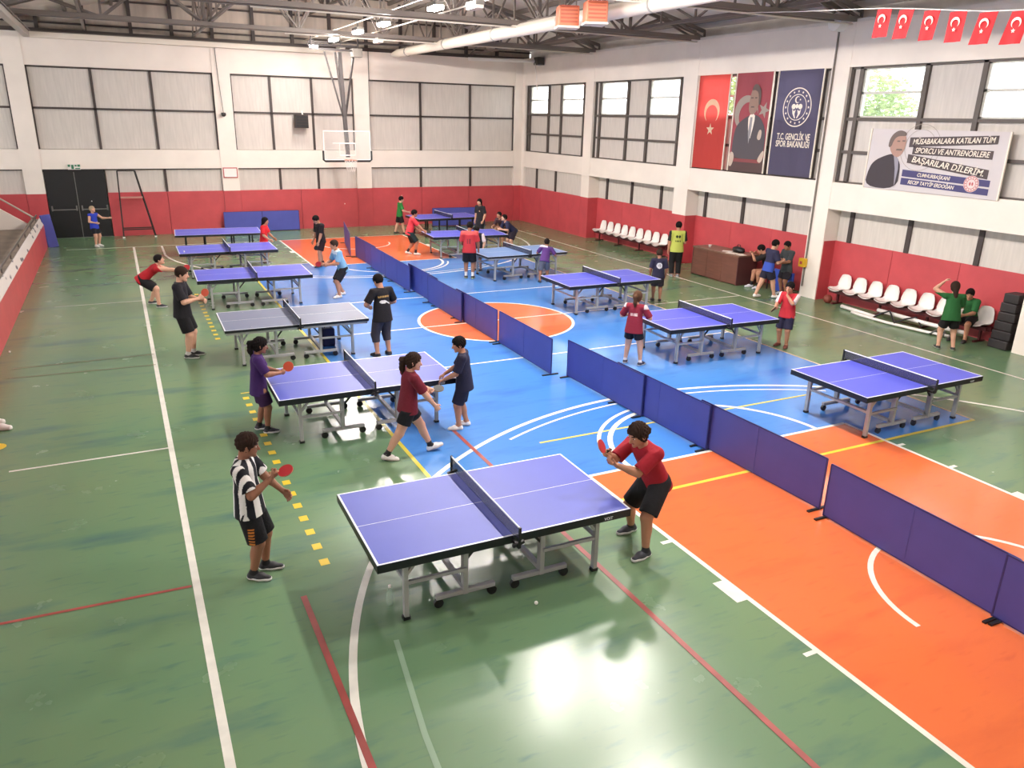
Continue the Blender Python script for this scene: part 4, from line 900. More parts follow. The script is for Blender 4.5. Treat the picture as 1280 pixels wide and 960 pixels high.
# ------------------------------------------------------------------ tennis tables
NETM = mat_alpha('net_mesh', (40, 42, 66), 0.62, 0.7)
TBL = mat('blue_table_top', (80, 90, 182), 0.42, spec=0.35, noise=0.05, nscale=2); TBL2 = mat('vivid_blue_table_top', (82, 87, 198), 0.42, spec=0.35, noise=0.05, nscale=2)
TGR = mat('grey_table_top', (112, 118, 142), 0.45, spec=0.3, noise=0.05, nscale=2); TLB = mat('pale_blue_table_top', (108, 136, 184), 0.42, spec=0.35)
EDGE = mat('black_table_apron', (20, 22, 30), 0.4); TLINE = mat('white_table_line', (226, 228, 236), 0.4)
def ttable(x, y, rot, label, top, style='full', apron=0.06, netcol=None, text=None):
    t = empty('tennis_table', (x, y, 0), label, 'table', R(rot), 'table tennis tables')
    Lh, Wh, Z = 1.37, 0.7625, 0.76
    lm = BLACK if style == 'dark' else LEGGREY
    for s in (-1, 1):
        tp = MB().box(min(0.003 * s, Lh * s), max(0.003 * s, Lh * s), -Wh, Wh, Z - 0.025, Z).build('table_top', top, t)
        ln = MB()
        e0, e1 = sorted((s * (Lh - 0.02), s * Lh)); ln.box(e0, e1, -Wh, Wh, Z, Z + 0.001)
        x0, x1 = sorted((0.003 * s, s * (Lh - 0.02)))
        for yy in (-1, 1): a, b = sorted((yy * (Wh - 0.02), yy * Wh)); ln.box(x0, x1, a, b, Z, Z + 0.001)
        ln.box(x0, x1, -0.003, 0.003, Z, Z + 0.0008)
        ln.build('edge_line', TLINE, tp)
        ap = MB(); a0 = Z - 0.026 - apron
        e0, e1 = sorted((s * (Lh - 0.03), s * (Lh + 0.002))); ap.box(e0, e1, -Wh - 0.002, Wh + 0.002, a0, Z - 0.003)
        for yy in (-1, 1): a, b = sorted((yy * (Wh - 0.03), yy * (Wh + 0.002))); ap.box(x0, x1, a, b, a0, Z - 0.003)
        ap.build('apron', EDGE, t)
        if apron < 0.04:
            ap = MB(); e0, e1 = sorted((s * (Lh - 0.06), s * (Lh - 0.03))); ap.box(e0, e1, -Wh + 0.03, Wh - 0.03, a0 - 0.05, a0)
            for yy in (-1, 1): a, b = sorted((yy * (Wh - 0.06), yy * (Wh - 0.03))); ap.box(x0, x1, a, b, a0 - 0.05, a0)
            ap.build('under_frame', mat('pale_metal', (176, 176, 176), 0.4, metal=0.3), t)
        zt = a0 + 0.02
        for yy in (-1, 1):
            ly = yy * 0.6
            if style == 'dark':
                MB().bar((s * 1.05, ly, 0.0), (s * 1.05, ly, zt), 0.05).build('leg', lm, t)
                MB().bar((s * 0.45, ly, 0.02), (s * 0.45, ly, zt), 0.05).build('leg', lm, t)
                MB().bar((s * 0.45, ly, 0.2), (s * 1.05, ly, 0.2), 0.04).build('rail', lm, t)
                continue
            lg = MB().bar((s * 1.06, ly, 0.035), (s * 1.06, ly, zt), 0.06, 0.045).build('leg', lm, t)
            MB().box(s * 1.06 - 0.036, s * 1.06 + 0.036, ly - 0.03, ly + 0.03, 0, 0.036).build('leg_foot', BLACK, lg)
            MB().bar((s * 1.06, ly, 0.4), (s * 0.43, ly, 0.4), 0.035).build('rail', lm, t)
            MB().bar((s * 1.04, ly, 0.5), (s * 0.86, ly, zt + 0.03), 0.03).build('brace', lm, t)
            up = MB().bar((s * 0.43, ly * 0.92, 0.1), (s * 0.43, ly * 0.92, zt), 0.075, 0.05).build('upright', lm, t)
            MB().bar((s * 0.43, ly * 0.92, 0.46), (s * 0.22, ly * 0.92, zt), 0.025).build('brace', BLACK, t)
            b_ = MB().bar((s * 0.1, ly * 0.92, 0.12), (s * 0.74, ly * 0.92, 0.12), 0.06, 0.05).build('foot_bar', lm, t, bevel=0.01)
            for wx in (s * 0.13, s * 0.71):
                MB().lathe([(0.02, -0.018), (0.05, -0.018), (0.05, 0.018), (0.02, 0.018)], n=12, mtx=Matrix.Translation((wx, ly * 0.92, 0.05)) @ Matrix.Rotation(PI / 2, 4, 'X')).bar((wx, ly * 0.92, 0.05), (wx, ly * 0.92, 0.12), 0.03).build('wheel', BLACK, b_)
        if style != 'dark':
            MB().bar((s * 0.43, -0.55, 0.16), (s * 0.43, 0.55, 0.16), 0.05).build('cross_bar', lm, t)
            MB().bar((s * 1.06, -0.6, 0.42), (s * 1.06, 0.6, 0.42), 0.035).build('cross_bar', lm, t)
            MB().bar((s * 0.43, -0.55, 0.62), (s * 0.43, 0.55, 0.62), 0.04).build('cross_bar', lm, t)
    hw = 0.9
    if netcol != 'none':
        MB().box(-0.002, 0.002, -hw, hw, Z + 0.002, Z + 0.14).build('net', NETM, t)
        MB().box(-0.005, 0.005, -hw, hw, Z + 0.138, Z + 0.1525).build('net_tape', TLINE, t)
        for yy in (-1, 1):
            MB().bar((0, yy * hw, Z - 0.06), (0, yy * hw, Z + 0.155), 0.022).bar((0, yy * (Wh - 0.06), Z - 0.06), (0, yy * hw, Z - 0.06), 0.03).bar((-0.06, yy * hw * 0.97, Z - 0.05), (0.06, yy * hw * 0.97, Z - 0.02), 0.03).build('net_post', BLACK, t)
    if text:
        text_mesh('edge_text', text, 0.045, TLINE, t, Matrix(((1, 0, 0, 1.1), (0, 0, -1, -Wh - 0.0025), (0, 1, 0, Z - 0.058), (0, 0, 0, 1))), 0.0006)
    return t
ttable(3.04, 6.66, -0.7, 'nearest table tennis table with empty blue top in the foreground', TBL, text='VOIT')
ttable(3.02, 11.34, -0.3, 'blue table tennis table beside the girl in purple with orange bat', TBL, text='VOIT')
ttable(2.80, 15.48, -0.7, 'grey table tennis table in the left row before the man seen from behind', TGR, apron=0.025)
ttable(2.78, 20.39, -1.4, 'blue table tennis table facing the boy in light blue shirt', TBL2)
ttable(2.67, 24.56, -0.3, 'blue table tennis table before the girl in red, second from the back wall', TBL2)
ttable(2.84, 28.22, -3.2, 'rearmost blue table of the left row, on black frame legs without net', TBL2, style='dark', netcol='none', apron=0.04)
ttable(11.05, 8.08, 0.0, 'nearest blue table of the right row, no players at it', TBL2, text='VOIT')
ttable(10.74, 12.36, -2.4, 'blue table of the right row between two red shirted players', TBL2)
ttable(10.94, 16.7, -0.1, 'blue table of the right row before the dark shirted kid by the vest man', TBL2)
ttable(10.78, 21.25, 2.0, 'pale blue grey table of the right row with boy in purple leaning on it', TLB, apron=0.025)
ttable(10.74, 25.3, -4.0, 'blue table of the right row where dark clothed kids lean on its end', TBL2, style='mixed')
ttable(11.85, 30.15, 3.0, 'rearmost blue table of the right row near the red back wall', TBL2, style='dark')

# small things on the floor and in the air
BALLM = mat('white_celluloid', (246, 244, 238), 0.35)
bm0 = None
for (x, y, z), l in (((-2.36, 17.5, 0.02), 'white ball on the floor by the left red parapet'), ((-0.9, 30.6, 1.62), 'white ball in the air above the boy in blue'), ((1.36, 22.6, 1.02), 'white ball in flight over the second table from the back wall'),
                     ((8.5, 33.0, 1.05), 'white ball in flight before the red back wall'), ((3.23, 5.75, 0.02), 'white ball on the green floor in front of the nearest table'), ((6.75, 31.4, 0.02), 'white ball on the floor before the right back wall barrier'),
                     ((1.0, 4.0, 0.02), 'dark speckled small ball on the green floor at the lower left')):
    if bm0 is None:
        bm0 = MB().lathe([(0.0005, -0.02), (0.01, -0.0173), (0.0173, -0.01), (0.02, 0), (0.0173, 0.01), (0.01, 0.0173), (0.0005, 0.02)], n=12).build('tennis_ball', BALLM, smooth=True); o = bm0
    elif 'dark speckled' in l: continue
    else: o = bpy.data.objects.new('tennis_ball', bm0.data); COL.objects.link(o)
    o.location = (x, y, z); tag(o, l, 'ball')
bo = empty('water_bottle', (1.78, 5.95, 0), 'small clear bottle standing on the floor by the left leg of the nearest table', 'bottle')
bo.location = (1.9, 6.35, 0)
MB().lathe([(0.03, 0), (0.033, 0.02), (0.033, 0.15), (0.014, 0.19), (0.014, 0.21)], n=12).build('bottle_body', mat_alpha('clear_plastic', (190, 220, 200), 0.35, 0.1), bo, smooth=True)
MB().lathe([(0.016, 0.205), (0.016, 0.225)], n=10).build('cap', WHITEP, bo)
wb_ = empty('blue_bag', (3.55, 15.7, 0), 'dark blue bag under the grey table', 'bag')
MB().box(-0.13, 0.13, -0.1, 0.1, 0, 0.38).build('bag_body', mat('dark_blue_bag', (28, 34, 78), 0.7), wb_, bevel=0.03); MB().tube([(-0.07, 0, 0.37), (-0.05, 0, 0.44), (0.05, 0, 0.44), (0.07, 0, 0.37)], 0.012, 6).build('bag_handle', BLACK, wb_)

# ------------------------------------------------------------------ people: bodies as one smooth surface each
V3 = lambda *a: np.array(a, float)
def nrm(v): return v / (np.linalg.norm(v) + 1e-9)
def cap(a, b, ra, rb, k=0.02, sq=None, cut=None): return dict(t='c', a=np.array(a, float), b=np.array(b, float), ra=ra, rb=rb, k=k, sq=sq, cut=cut)
def ell(c, rad, axes, k=0.02, cut=None): return dict(t='e', c=np.array(c, float), r=np.array(rad, float), ax=np.array(axes, float), k=k, cut=cut)
def prim_eval(p, X):
    if p['t'] == 'c':
        a, b = p['a'], p['b']; d = b - a; L2 = d @ d + 1e-12
        q = X - a.astype(np.float32)
        if p['sq'] is not None:
            u, s = p['sq']; u = u.astype(np.float32)
            du = float(d @ u)
            pu = q @ u
            t0 = np.clip((q @ d.astype(np.float32)) / L2, 0, 1)
            q = q - t0[..., None] * d.astype(np.float32)
            pu = q @ u
            q = q + (1 / s - 1) * pu[..., None] * u
            g = np.sqrt((q * q).sum(-1)) - (p['ra'] + (p['rb'] - p['ra']) * t0)
            g = g * (0.5 + 0.5 * s)
        else:
            t0 = np.clip((q @ d.astype(np.float32)) / L2, 0, 1)
            q = q - t0[..., None] * d.astype(np.float32)
            g = np.sqrt((q * q).sum(-1)) - (p['ra'] + (p['rb'] - p['ra']) * t0)
    else:
        q = (X - p['c'].astype(np.float32)) @ p['ax'].T.astype(np.float32)
        r = p['r'].astype(np.float32)
        k0 = np.sqrt(((q / r) ** 2).sum(-1)); k1 = np.sqrt(((q / (r * r)) ** 2).sum(-1)) + 1e-6
        g = k0 * (k0 - 1) / k1
    if p['cut']:
        for pt, n in p['cut']: g = np.maximum(g, (X - pt.astype(np.float32)) @ n.astype(np.float32))
    return g
def prim_bb(p):
    if p['t'] == 'c':
        r = max(p['ra'], p['rb']); return np.minimum(p['a'], p['b']) - r, np.maximum(p['a'], p['b']) + r
    r = np.abs(p['ax'].T * p['r']).sum(1); return p['c'] - r, p['c'] + r
def surface(prims, vox, cuts=(), subs=()):
    lo = np.min([prim_bb(p)[0] for p in prims], 0) - 3 * vox; hi = np.max([prim_bb(p)[1] for p in prims], 0) + 3 * vox
    n = np.ceil((hi - lo) / vox).astype(int) + 1
    F = np.full(n, 1.0, np.float32)
    ax = [(lo[i] + vox * np.arange(n[i])).astype(np.float32) for i in range(3)]
    def grid(sl): return np.stack(np.meshgrid(ax[0][sl[0]], ax[1][sl[1]], ax[2][sl[2]], indexing='ij'), -1)
    for p in prims:
        b0, b1 = prim_bb(p); m = p['k'] + 2.5 * vox
        i0 = np.maximum(0, np.floor((b0 - m - lo) / vox).astype(int)); i1 = np.minimum(n, np.ceil((b1 + m - lo) / vox).astype(int) + 1)
        sl = tuple(slice(i0[i], i1[i]) for i in range(3))
        g = prim_eval(p, grid(sl)); f = F[sl]; k = max(p['k'], 1e-4)
        h = np.maximum(k - np.abs(f - g), 0) / k
        F[sl] = np.minimum(f, g) - h * h * k * 0.25
    if cuts or subs:
        G = grid((slice(None),) * 3)
        for pt, nn in cuts: F = np.maximum(F, (G - pt.astype(np.float32)) @ nn.astype(np.float32))
        for p in subs: F = np.maximum(F, -prim_eval(p, G))
    ins = F < 0
    c = ins[:-1, :-1, :-1].astype(np.int8)
    tot = np.zeros_like(c)
    for dx in (0, 1):
        for dy in (0, 1):
            for dz in (0, 1): tot += ins[dx:n[0] - 1 + dx, dy:n[1] - 1 + dy, dz:n[2] - 1 + dz]
    act = (tot > 0) & (tot < 8)
    I = np.argwhere(act); idx = np.full(act.shape, -1, np.int32); idx[act] = np.arange(len(I))
    acc = np.zeros((len(I), 3)); cnt = np.zeros(len(I))
    corners = [(x, y, z) for x in (0, 1) for y in (0, 1) for z in (0, 1)]
    vals = {cc: F[I[:, 0] + cc[0], I[:, 1] + cc[1], I[:, 2] + cc[2]] for cc in corners}
    for c0 in corners:
        for d in range(3):
            if c0[d]: continue
            c1 = list(c0); c1[d] = 1; c1 = tuple(c1)
            a, b = vals[c0], vals[c1]; s = (a < 0) != (b < 0)
            t = np.where(s, a / np.where(a - b == 0, 1, a - b), 0)
            e = np.array(c0, float)[None] + np.eye(3)[d][None] * t[:, None]
            acc += e * s[:, None]; cnt += s
    verts = lo + vox * (I + acc / np.maximum(cnt, 1)[:, None])
    quads = []
    for d in range(3):
        o = [(1, 2), (2, 0), (0, 1)][d]
        sa = [slice(1, -1)] * 3; sa[d] = slice(0, -1); sb_ = [slice(1, -1)] * 3; sb_[d] = slice(1, None)
        A, B = ins[tuple(sa)], ins[tuple(sb_)]
        E_ = np.argwhere(A != B)
        if not len(E_): continue
        base = E_ + 1; base[:, d] -= 1
        s = A[E_[:, 0], E_[:, 1], E_[:, 2]]
        def cell(u, v):
            q = base.copy(); q[:, o[0]] -= u; q[:, o[1]] -= v; return idx[q[:, 0], q[:, 1], q[:, 2]]
        q = np.stack([cell(1, 1), cell(0, 1), cell(0, 0), cell(1, 0)], 1)
        q[~s] = q[~s][:, ::-1]; quads.append(q)
    return verts, np.concatenate(quads) if quads else np.zeros((0, 4), int)
def np_mesh(name, vq, m, parent, col=None):
    v, q = vq
    me = bpy.data.meshes.new(name); me.vertices.add(len(v)); me.vertices.foreach_set('co', v.astype(np.float32).ravel())
    me.loops.add(q.size); me.loops.foreach_set('vertex_index', q.astype(np.int32).ravel())
    me.polygons.add(len(q)); me.polygons.foreach_set('loop_start', np.arange(0, q.size, 4, dtype=np.int32))
    me.polygons.foreach_set('use_smooth', np.ones(len(q), bool))
    me.update(); me.validate()
    if col is not None:
        at = me.color_attributes.new('Col', 'FLOAT_COLOR', 'POINT')
        at.data.foreach_set('color', np.concatenate([col, np.ones((len(v), 1))], 1).astype(np.float32).ravel())
    me.materials.append(m); o = bpy.data.objects.new(name, me); COL.objects.link(o); o.parent = parent; return o
def ik(S_, T, la, lb, pole):
    d = T - S_; L = np.linalg.norm(d); mx = (la + lb) * 0.998
    if L > mx: T = S_ + d / L * mx; L = mx; d = T - S_
    u = d / L; x = (la * la - lb * lb + L * L) / (2 * L); hgt = math.sqrt(max(la * la - x * x, 1e-8))
    p = nrm(pole - (pole @ u) * u); return S_ + u * x + p * hgt, T
CLOTH = mat_attr('printed_fabric', 0.85); SKIN = mat_attr('skin', 0.55)
SHOES = {}
def L3(c): return np.array(lin(c))
SK = {'l': (206, 158, 134), 'm': (184, 132, 106), 'd': (150, 104, 82)}
HAIRC = {'k': (26, 22, 22), 'b': (52, 38, 32), 'r': (78, 54, 40), 'g': (168, 148, 120)}
npeople = 0
def person(label, x, y, ang, H, vox, pose=None, shirt=None, shorts=None, shoes=((30, 30, 34), (220, 220, 220)), socks=None, skin='m', hair='k', style='short', near=False):
    P_ = dict(hip=(0, 0, 0), lean=4, side=0, twist=0, head=(0, 8), fr=(0.065, 0, 0, 8, 0), fl=(-0.065, 0, 0, 8, 0), hr=(0.15, 0.03, 0.47), hl=(-0.15, 0.03, 0.47), curl=0.35)
    P_.update(pose or {})
    root = empty('person', (x, y, 0.003), label, 'person', R(ang - 90))
    UP = V3(0, 0, 1); FW = V3(0, 1, 0); RT = V3(1, 0, 0)
    pel = V3(P_['hip'][0], P_['hip'][1], 0.52 + P_['hip'][2]) * H
    le, sd, tw = R(P_['lean']), R(P_['side']), R(P_['twist'])
    sp_ = nrm(V3(math.sin(sd), math.sin(le), math.cos(le) * math.cos(sd)))
    rt = V3(math.cos(tw), math.sin(tw), 0); rt = nrm(rt - (rt @ sp_) * sp_); fw = np.cross(sp_, rt)
    hrt = nrm(V3(math.cos(tw * 0.3), math.sin(tw * 0.3), 0)); hfw = np.cross(UP, hrt)
    waist = pel + sp_ * 0.09 * H; chest = pel + sp_ * 0.21 * H; neck = pel + sp_ * 0.305 * H
    hy, hp = R(P_['head'][0]) + tw * 0.6, R(P_['head'][1])
    hf = nrm(V3(-math.sin(hy) * math.cos(hp), math.cos(hy) * math.cos(hp), -math.sin(hp))); hr_ = nrm(np.cross(hf, UP)); hu = np.cross(hr_, hf)
    nk = neck + nrm(sp_ + UP * 0.7 + fw * 0.25) * 0.045 * H
    HS = 1.0 + max(0, (1.62 - H)) * 0.35
    hr0 = 0.068 * H * HS
    hc = nk + hu * 0.062 * H * HS + hf * 0.018 * H
    k = 0.018 * H
    sq = (fw, 0.66)
    pr = []
    pr.append(cap(pel - sp_ * 0.005 * H, waist, 0.083 * H, 0.074 * H, k, (fw, 0.72)))
    pr.append(cap(waist, chest + sp_ * 0.02 * H, 0.074 * H, 0.086 * H, k, sq))
    sR = pel + sp_ * 0.285 * H + rt * 0.112 * H; sL = pel + sp_ * 0.285 * H - rt * 0.112 * H
    pr.append(cap(sR - rt * 0.02 * H, sL + rt * 0.02 * H, 0.036 * H, 0.036 * H, k))
    pr.append(cap(neck - sp_ * 0.02 * H, nk + hu * 0.03 * H, 0.036 * H, 0.029 * H, k))
    # head
    axh = np.array([hr_, hf, hu])
    pr.append(ell(hc + hu * 0.008 * H, (0.051 * H * HS, 0.062 * H * HS, 0.060 * H * HS), axh, 0.01 * H))
    pr.append(ell(hc + hf * 0.016 * H - hu * 0.03 * H, (0.040 * H * HS, 0.043 * H * HS, 0.044 * H * HS), axh, 0.015 * H))
    pr.append(cap(hc + hf * 0.061 * H * HS + hu * 0.002 * H, hc + hf * 0.071 * H * HS - hu * 0.016 * H, 0.006 * H, 0.0095 * H, 0.008 * H))
    pr.append(cap(hc + hf * 0.045 * H * HS - hu * 0.058 * H * HS, hc + hf * 0.05 * H * HS - hu * 0.06 * H * HS, 0.014 * H, 0.013 * H, 0.015 * H))
    pr.append(ell(hc + hf * 0.056 * H * HS - hu * 0.032 * H * HS, (0.018 * H, 0.008 * H, 0.008 * H), axh, 0.006 * H))
    for s in (-1, 1): pr.append(ell(hc + hr_ * s * 0.052 * H * HS - hu * 0.006 * H, (0.007 * H, 0.013 * H, 0.02 * H), axh, 0.004 * H))
    # arms
    la, lb = 0.172 * H, 0.15 * H
    hands = {}; sleeves = []
    for sgn, S0, key, ek in ((1, sR, 'hr', 'er'), (-1, sL, 'hl', 'el')):
        T = V3(*P_[key]) * H
        pole = V3(*P_[ek]) if ek in P_ else V3(sgn * 0.5, -0.7, -0.6)
        E, Wr = ik(S0, T, la, lb, pole)
        pr += [cap(S0, E, 0.036 * H, 0.027 * H, k), cap(E, Wr, 0.028 * H, 0.0175 * H, 0.012 * H), ell(E + (Wr - E) * 0.28, (0.027 * H, 0.027 * H, 0.05 * H), np.array(basis(nrm(Wr - E))), 0.012 * H)]
        d = nrm(Wr - E)
        hd = P_.get('d' + key)
        if hd is not None: d = nrm(V3(*hd))
        pn = V3(*P_['n' + key]) if 'n' + key in P_ else V3(-sgn, 0, 0) if abs(d[0]) < 0.8 else V3(0, 0, -1)
        pn = nrm(pn - (pn @ d) * d); sd_ = nrm(np.cross(d, pn)) * sgn
        cu_ = P_.get('c' + key, P_['curl'])
        pr.append(cap(Wr + d * 0.006 * H, Wr + d * 0.046 * H, 0.0185 * H, 0.0225 * H, 0.008 * H, (pn, 0.5)))
        rf = max(0.0062 * H, 0.62 * vox) if vox < 0.011 else 0.0075 * H
        for i, ln in enumerate((0.9, 1.0, 0.94, 0.76)):
            f0 = Wr + d * 0.05 * H + sd_ * (1.5 - i) * 0.0128 * H
            a1 = cu_ * R(62) + 0.05; a2 = cu_ * R(150) + 0.12
            f1 = f0 + (d * math.cos(a1) + pn * math.sin(a1)) * 0.026 * H * ln; f2 = f1 + (d * math.cos(a2) + pn * math.sin(a2)) * 0.028 * H * ln
            pr += [cap(f0 - d * 0.012 * H, f1, rf * 1.1, rf, 0.003 * H), cap(f1, f2, rf, rf * 0.85, 0.003 * H)]
        t0 = Wr + d * 0.016 * H + sd_ * 0.014 * H; t1 = t0 + (d * 0.62 + sd_ * 0.62 + pn * 0.35) * 0.03 * H; t2 = t1 + nrm(d * 0.8 + pn * (0.3 + cu_ * 0.7) + sd_ * (0.35 - cu_ * 0.4)) * 0.026 * H
        pr += [cap(t0, t1, rf * 1.5, rf * 1.2, 0.006 * H), cap(t1, t2, rf * 1.15, rf * 0.9, 0.003 * H)]
        hands[key] = (Wr, d, pn, sd_)
        sleeves.append((S0, E, sgn, Wr))
    # legs
    lt, ls = 0.245 * H, 0.232 * H
    legs = []
    for sgn, key in ((1, 'fr'), (-1, 'fl')):
        ft = P_[key]; A = V3(ft[0], ft[1], 0.043 + ft[2]) * H
        hip = pel + hrt * sgn * 0.05 * H - UP * 0.012 * H
        yaw = R(-sgn * ft[3]); pit = R(ft[4] if len(ft) > 4 else 0)
        fd = nrm(V3(-math.sin(yaw) * math.cos(pit), math.cos(yaw) * math.cos(pit), math.sin(pit)))
        pole = V3(*P_['k' + key]) if 'k' + key in P_ else FW + RT * sgn * 0.18 + fd * 0.5
        K, A2 = ik(hip, A, lt, ls, pole)
        legs.append((hip, K, A2, fd, sgn))
        pr += [cap(hip, K, 0.064 * H, 0.041 * H, k), cap(K, A2, 0.039 * H, 0.0235 * H, 0.014 * H)]
        bk = nrm(np.cross(nrm(A2 - K), np.cross(nrm(A2 - K), fd)))
        pr.append(ell(K + (A2 - K) * 0.3 + bk * 0.012 * H, (0.03 * H, 0.03 * H, 0.075 * H), np.array(basis(nrm(A2 - K))), 0.014 * H))
        pr.append(cap(A2 - fd * 0.01 * H, A2 + fd * 0.07 * H - UP * 0.018 * H, 0.022 * H, 0.016 * H, 0.015 * H))
    vq = surface(pr, vox)
    v = vq[0]; col = np.tile(L3(SK[skin]), (len(v), 1))
    if socks is not None:
        for hip, K, A2, fd, sgn in legs:
            u = nrm(K - A2); t = (v - A2) @ u; dd = np.linalg.norm((v - A2) - t[:, None] * u, axis=1)
            col[(t < socks[1] * H) & (dd < 0.09 * H) & (t > -0.1 * H)] = L3(socks[0])
    # lips and brows
    loc = (v - hc) @ axh.T / (H * HS)
    lip = (np.abs(loc[:, 0]) < 0.017) & (loc[:, 1] > 0.045) & (np.abs(loc[:, 2] + 0.034) < 0.006); col[lip] = L3((150, 84, 78))
    for s in (-1, 1):
        br = (np.abs(loc[:, 0] - s * 0.022) < 0.014) & (loc[:, 1] > 0.03) & (np.abs(loc[:, 2] - 0.021) < 0.0045); col[br] = L3(HAIRC['k'])
    np_mesh('body', vq, SKIN, root, col)
    if near:
        EW = mat('eye_white', (226, 220, 214), 0.3); EB = mat('eye_dark', (28, 20, 18), 0.25)
        for s in (-1, 1):
            c = hc + (hr_ * s * 0.0215 + hf * 0.0525 + hu * 0.006) * H * HS
            e = np_mesh('eye', surface([ell(c, (0.0088 * H, 0.0055 * H, 0.0048 * H), axh, 0.001)], 0.003), EW, root)
            np_mesh('iris', surface([ell(c + hf * 0.0045 * H, (0.0056 * H, 0.0028 * H, 0.0046 * H), axh, 0.001)], 0.002), EB, e)
    # shirt
    sh = dict(c=(40, 40, 44), sl=0.75, fn=None, hem=-0.055, fat=1.0); sh.update(shirt or {})
    fat = sh['fat']; cv = max(vox, 0.007)
    sp1 = [cap(pel + sp_ * (sh['hem'] - 0.08) * H, waist, 0.134 * H * fat, 0.103 * H * fat, 0.02 * H, (fw, 0.74)), cap(waist, chest + sp_ * 0.025 * H, 0.093 * H * fat, 0.099 * H, 0.02 * H, (fw, 0.72)),
           cap(sR - rt * 0.025 * H - sp_ * 0.004 * H, sL + rt * 0.025 * H - sp_ * 0.004 * H, 0.045 * H, 0.045 * H, 0.02 * H), cap(neck - sp_ * 0.035 * H, neck + sp_ * 0.002 * H, 0.054 * H, 0.046 * H, 0.015 * H)] + [cap(neck - sp_ * 0.014 * H, s_, 0.046 * H, 0.046 * H, 0.015 * H) for s_ in (sR, sL)]
    for S0, E, sgn, Wr in sleeves:
        u = nrm(E - S0)
        if sh['sl'] > 1:
            sp1 += [cap(S0, E, 0.044 * H, 0.036 * H, 0.015 * H), cap(E, E + (Wr - E) * (sh['sl'] - 1), 0.036 * H, 0.027 * H, 0.012 * H, cut=[(E + (Wr - E) * (sh['sl'] - 1), nrm(Wr - E))])]
        elif sh['sl'] > 0.1:
            en = S0 + (E - S0) * sh['sl']; sp1.append(cap(S0, S0 + (E - S0) * (sh['sl'] + 0.2), 0.046 * H, 0.049 * H, 0.012 * H, cut=[(en, u)]))
    hp_ = pel + sp_ * sh['hem'] * H
    vq = surface(sp1, cv, cuts=[(hp_, -sp_), (neck + sp_ * 0.02 * H, sp_)], subs=[ell(neck + sp_ * 0.036 * H + fw * 0.02 * H, (0.033 * H, 0.033 * H, 0.038 * H), np.array([rt, fw, sp_]))])
    v = vq[0]; col = np.tile(L3(sh['c']), (len(v), 1))
    if sh['fn']:
        q = np.stack([(v - pel) @ rt, (v - pel) @ fw, (v - pel) @ sp_], 1) / H
        arm = np.zeros(len(v), bool)
        for S0, E, sgn, Wr in sleeves:
            arm |= (((v - S0) @ rt) * sgn > 0.012 * H)
        sh['fn'](q, col, arm)
    np_mesh('shirt', vq, CLOTH, root, col)
    # shorts or trousers
    so = dict(c=(24, 24, 28), ln=0.82, fn=None, w=1.0); so.update(shorts or {})
    sp2 = [cap(pel + hrt * 0.03 * H, pel - hrt * 0.03 * H, 0.08 * H, 0.08 * H, 0.02 * H, (hfw, 0.9)), cap(pel + sp_ * 0.06 * H, pel, 0.084 * H, 0.088 * H, 0.02 * H, (hfw, 0.78))]
    for hip, K, A2, fd, sgn in legs:
        if so['ln'] <= 1:
            en = hip + (K - hip) * so['ln']; sp2.append(cap(hip, hip + (K - hip) * (so['ln'] + 0.15), 0.07 * H * so['w'], 0.066 * H * so['w'], 0.015 * H, cut=[(en, nrm(K - hip))]))
        else:
            f_l = so['ln'] - 1; en = K + (A2 - K) * f_l
            sp2 += [cap(hip, K, 0.074 * H * so['w'], 0.053 * H * so['w'], 0.015 * H), cap(K, K + (A2 - K) * (f_l + .1), 0.053 * H * so['w'], 0.043 * H * so['w'], 0.012 * H, cut=[(en, nrm(A2 - K))])]
    vq = surface(sp2, cv, cuts=[(pel + sp_ * (sh['hem'] + 0.03 + 0.1 * min(1.8, max(0, (P_['lean'] - 8) / 15))) * H, sp_)])
    v = vq[0]; col = np.tile(L3(so['c']), (len(v), 1))
    if so['fn']:
        so['fn']((v - pel) / H, col)
    np_mesh('trousers' if so['ln'] > 1 else 'shorts', vq, CLOTH, root, col)
    # shoes
    sc = max(vox * 0.8, 0.007)
    for hip, K, A2, fd, sgn in legs:
        side = nrm(np.cross(fd, UP)); fu = np.cross(side, fd)
        g = A2 - fu * 0.043 * H
        def spr(e):
            return [cap(g - fd * 0.018 * H + fu * 0.02 * H, g + fd * 0.045 * H + fu * 0.021 * H, 0.026 * H + e, 0.028 * H + e, 0.02 * H), cap(g + fd * 0.04 * H + fu * 0.017 * H, g + fd * 0.098 * H + fu * 0.012 * H, 0.028 * H + e, 0.021 * H + e, 0.02 * H)]
        up_ = spr(0) + [cap(g - fd * 0.01 * H + fu * 0.028 * H, A2 - fd * 0.004 * H + fu * 0.006 * H, 0.027 * H, 0.025 * H, 0.012 * H, cut=[(A2 + fu * 0.014 * H, fu)])]
        key = 'shoe_' + str(shoes[0]); so_ = mat('shoe_cloth_%d_%d_%d' % shoes[0], shoes[0], 0.6)
        ob = np_mesh('shoe', surface(up_, sc, cuts=[(g + fu * 0.004 * H, -fu)]), so_, root)
        np_mesh('sole', surface(spr(0.0025 * H), sc, cuts=[(g, -fu), (g + fu * 0.02 * H, fu)]), mat('shoe_sole_%d_%d_%d' % shoes[1], shoes[1], 0.6), ob)
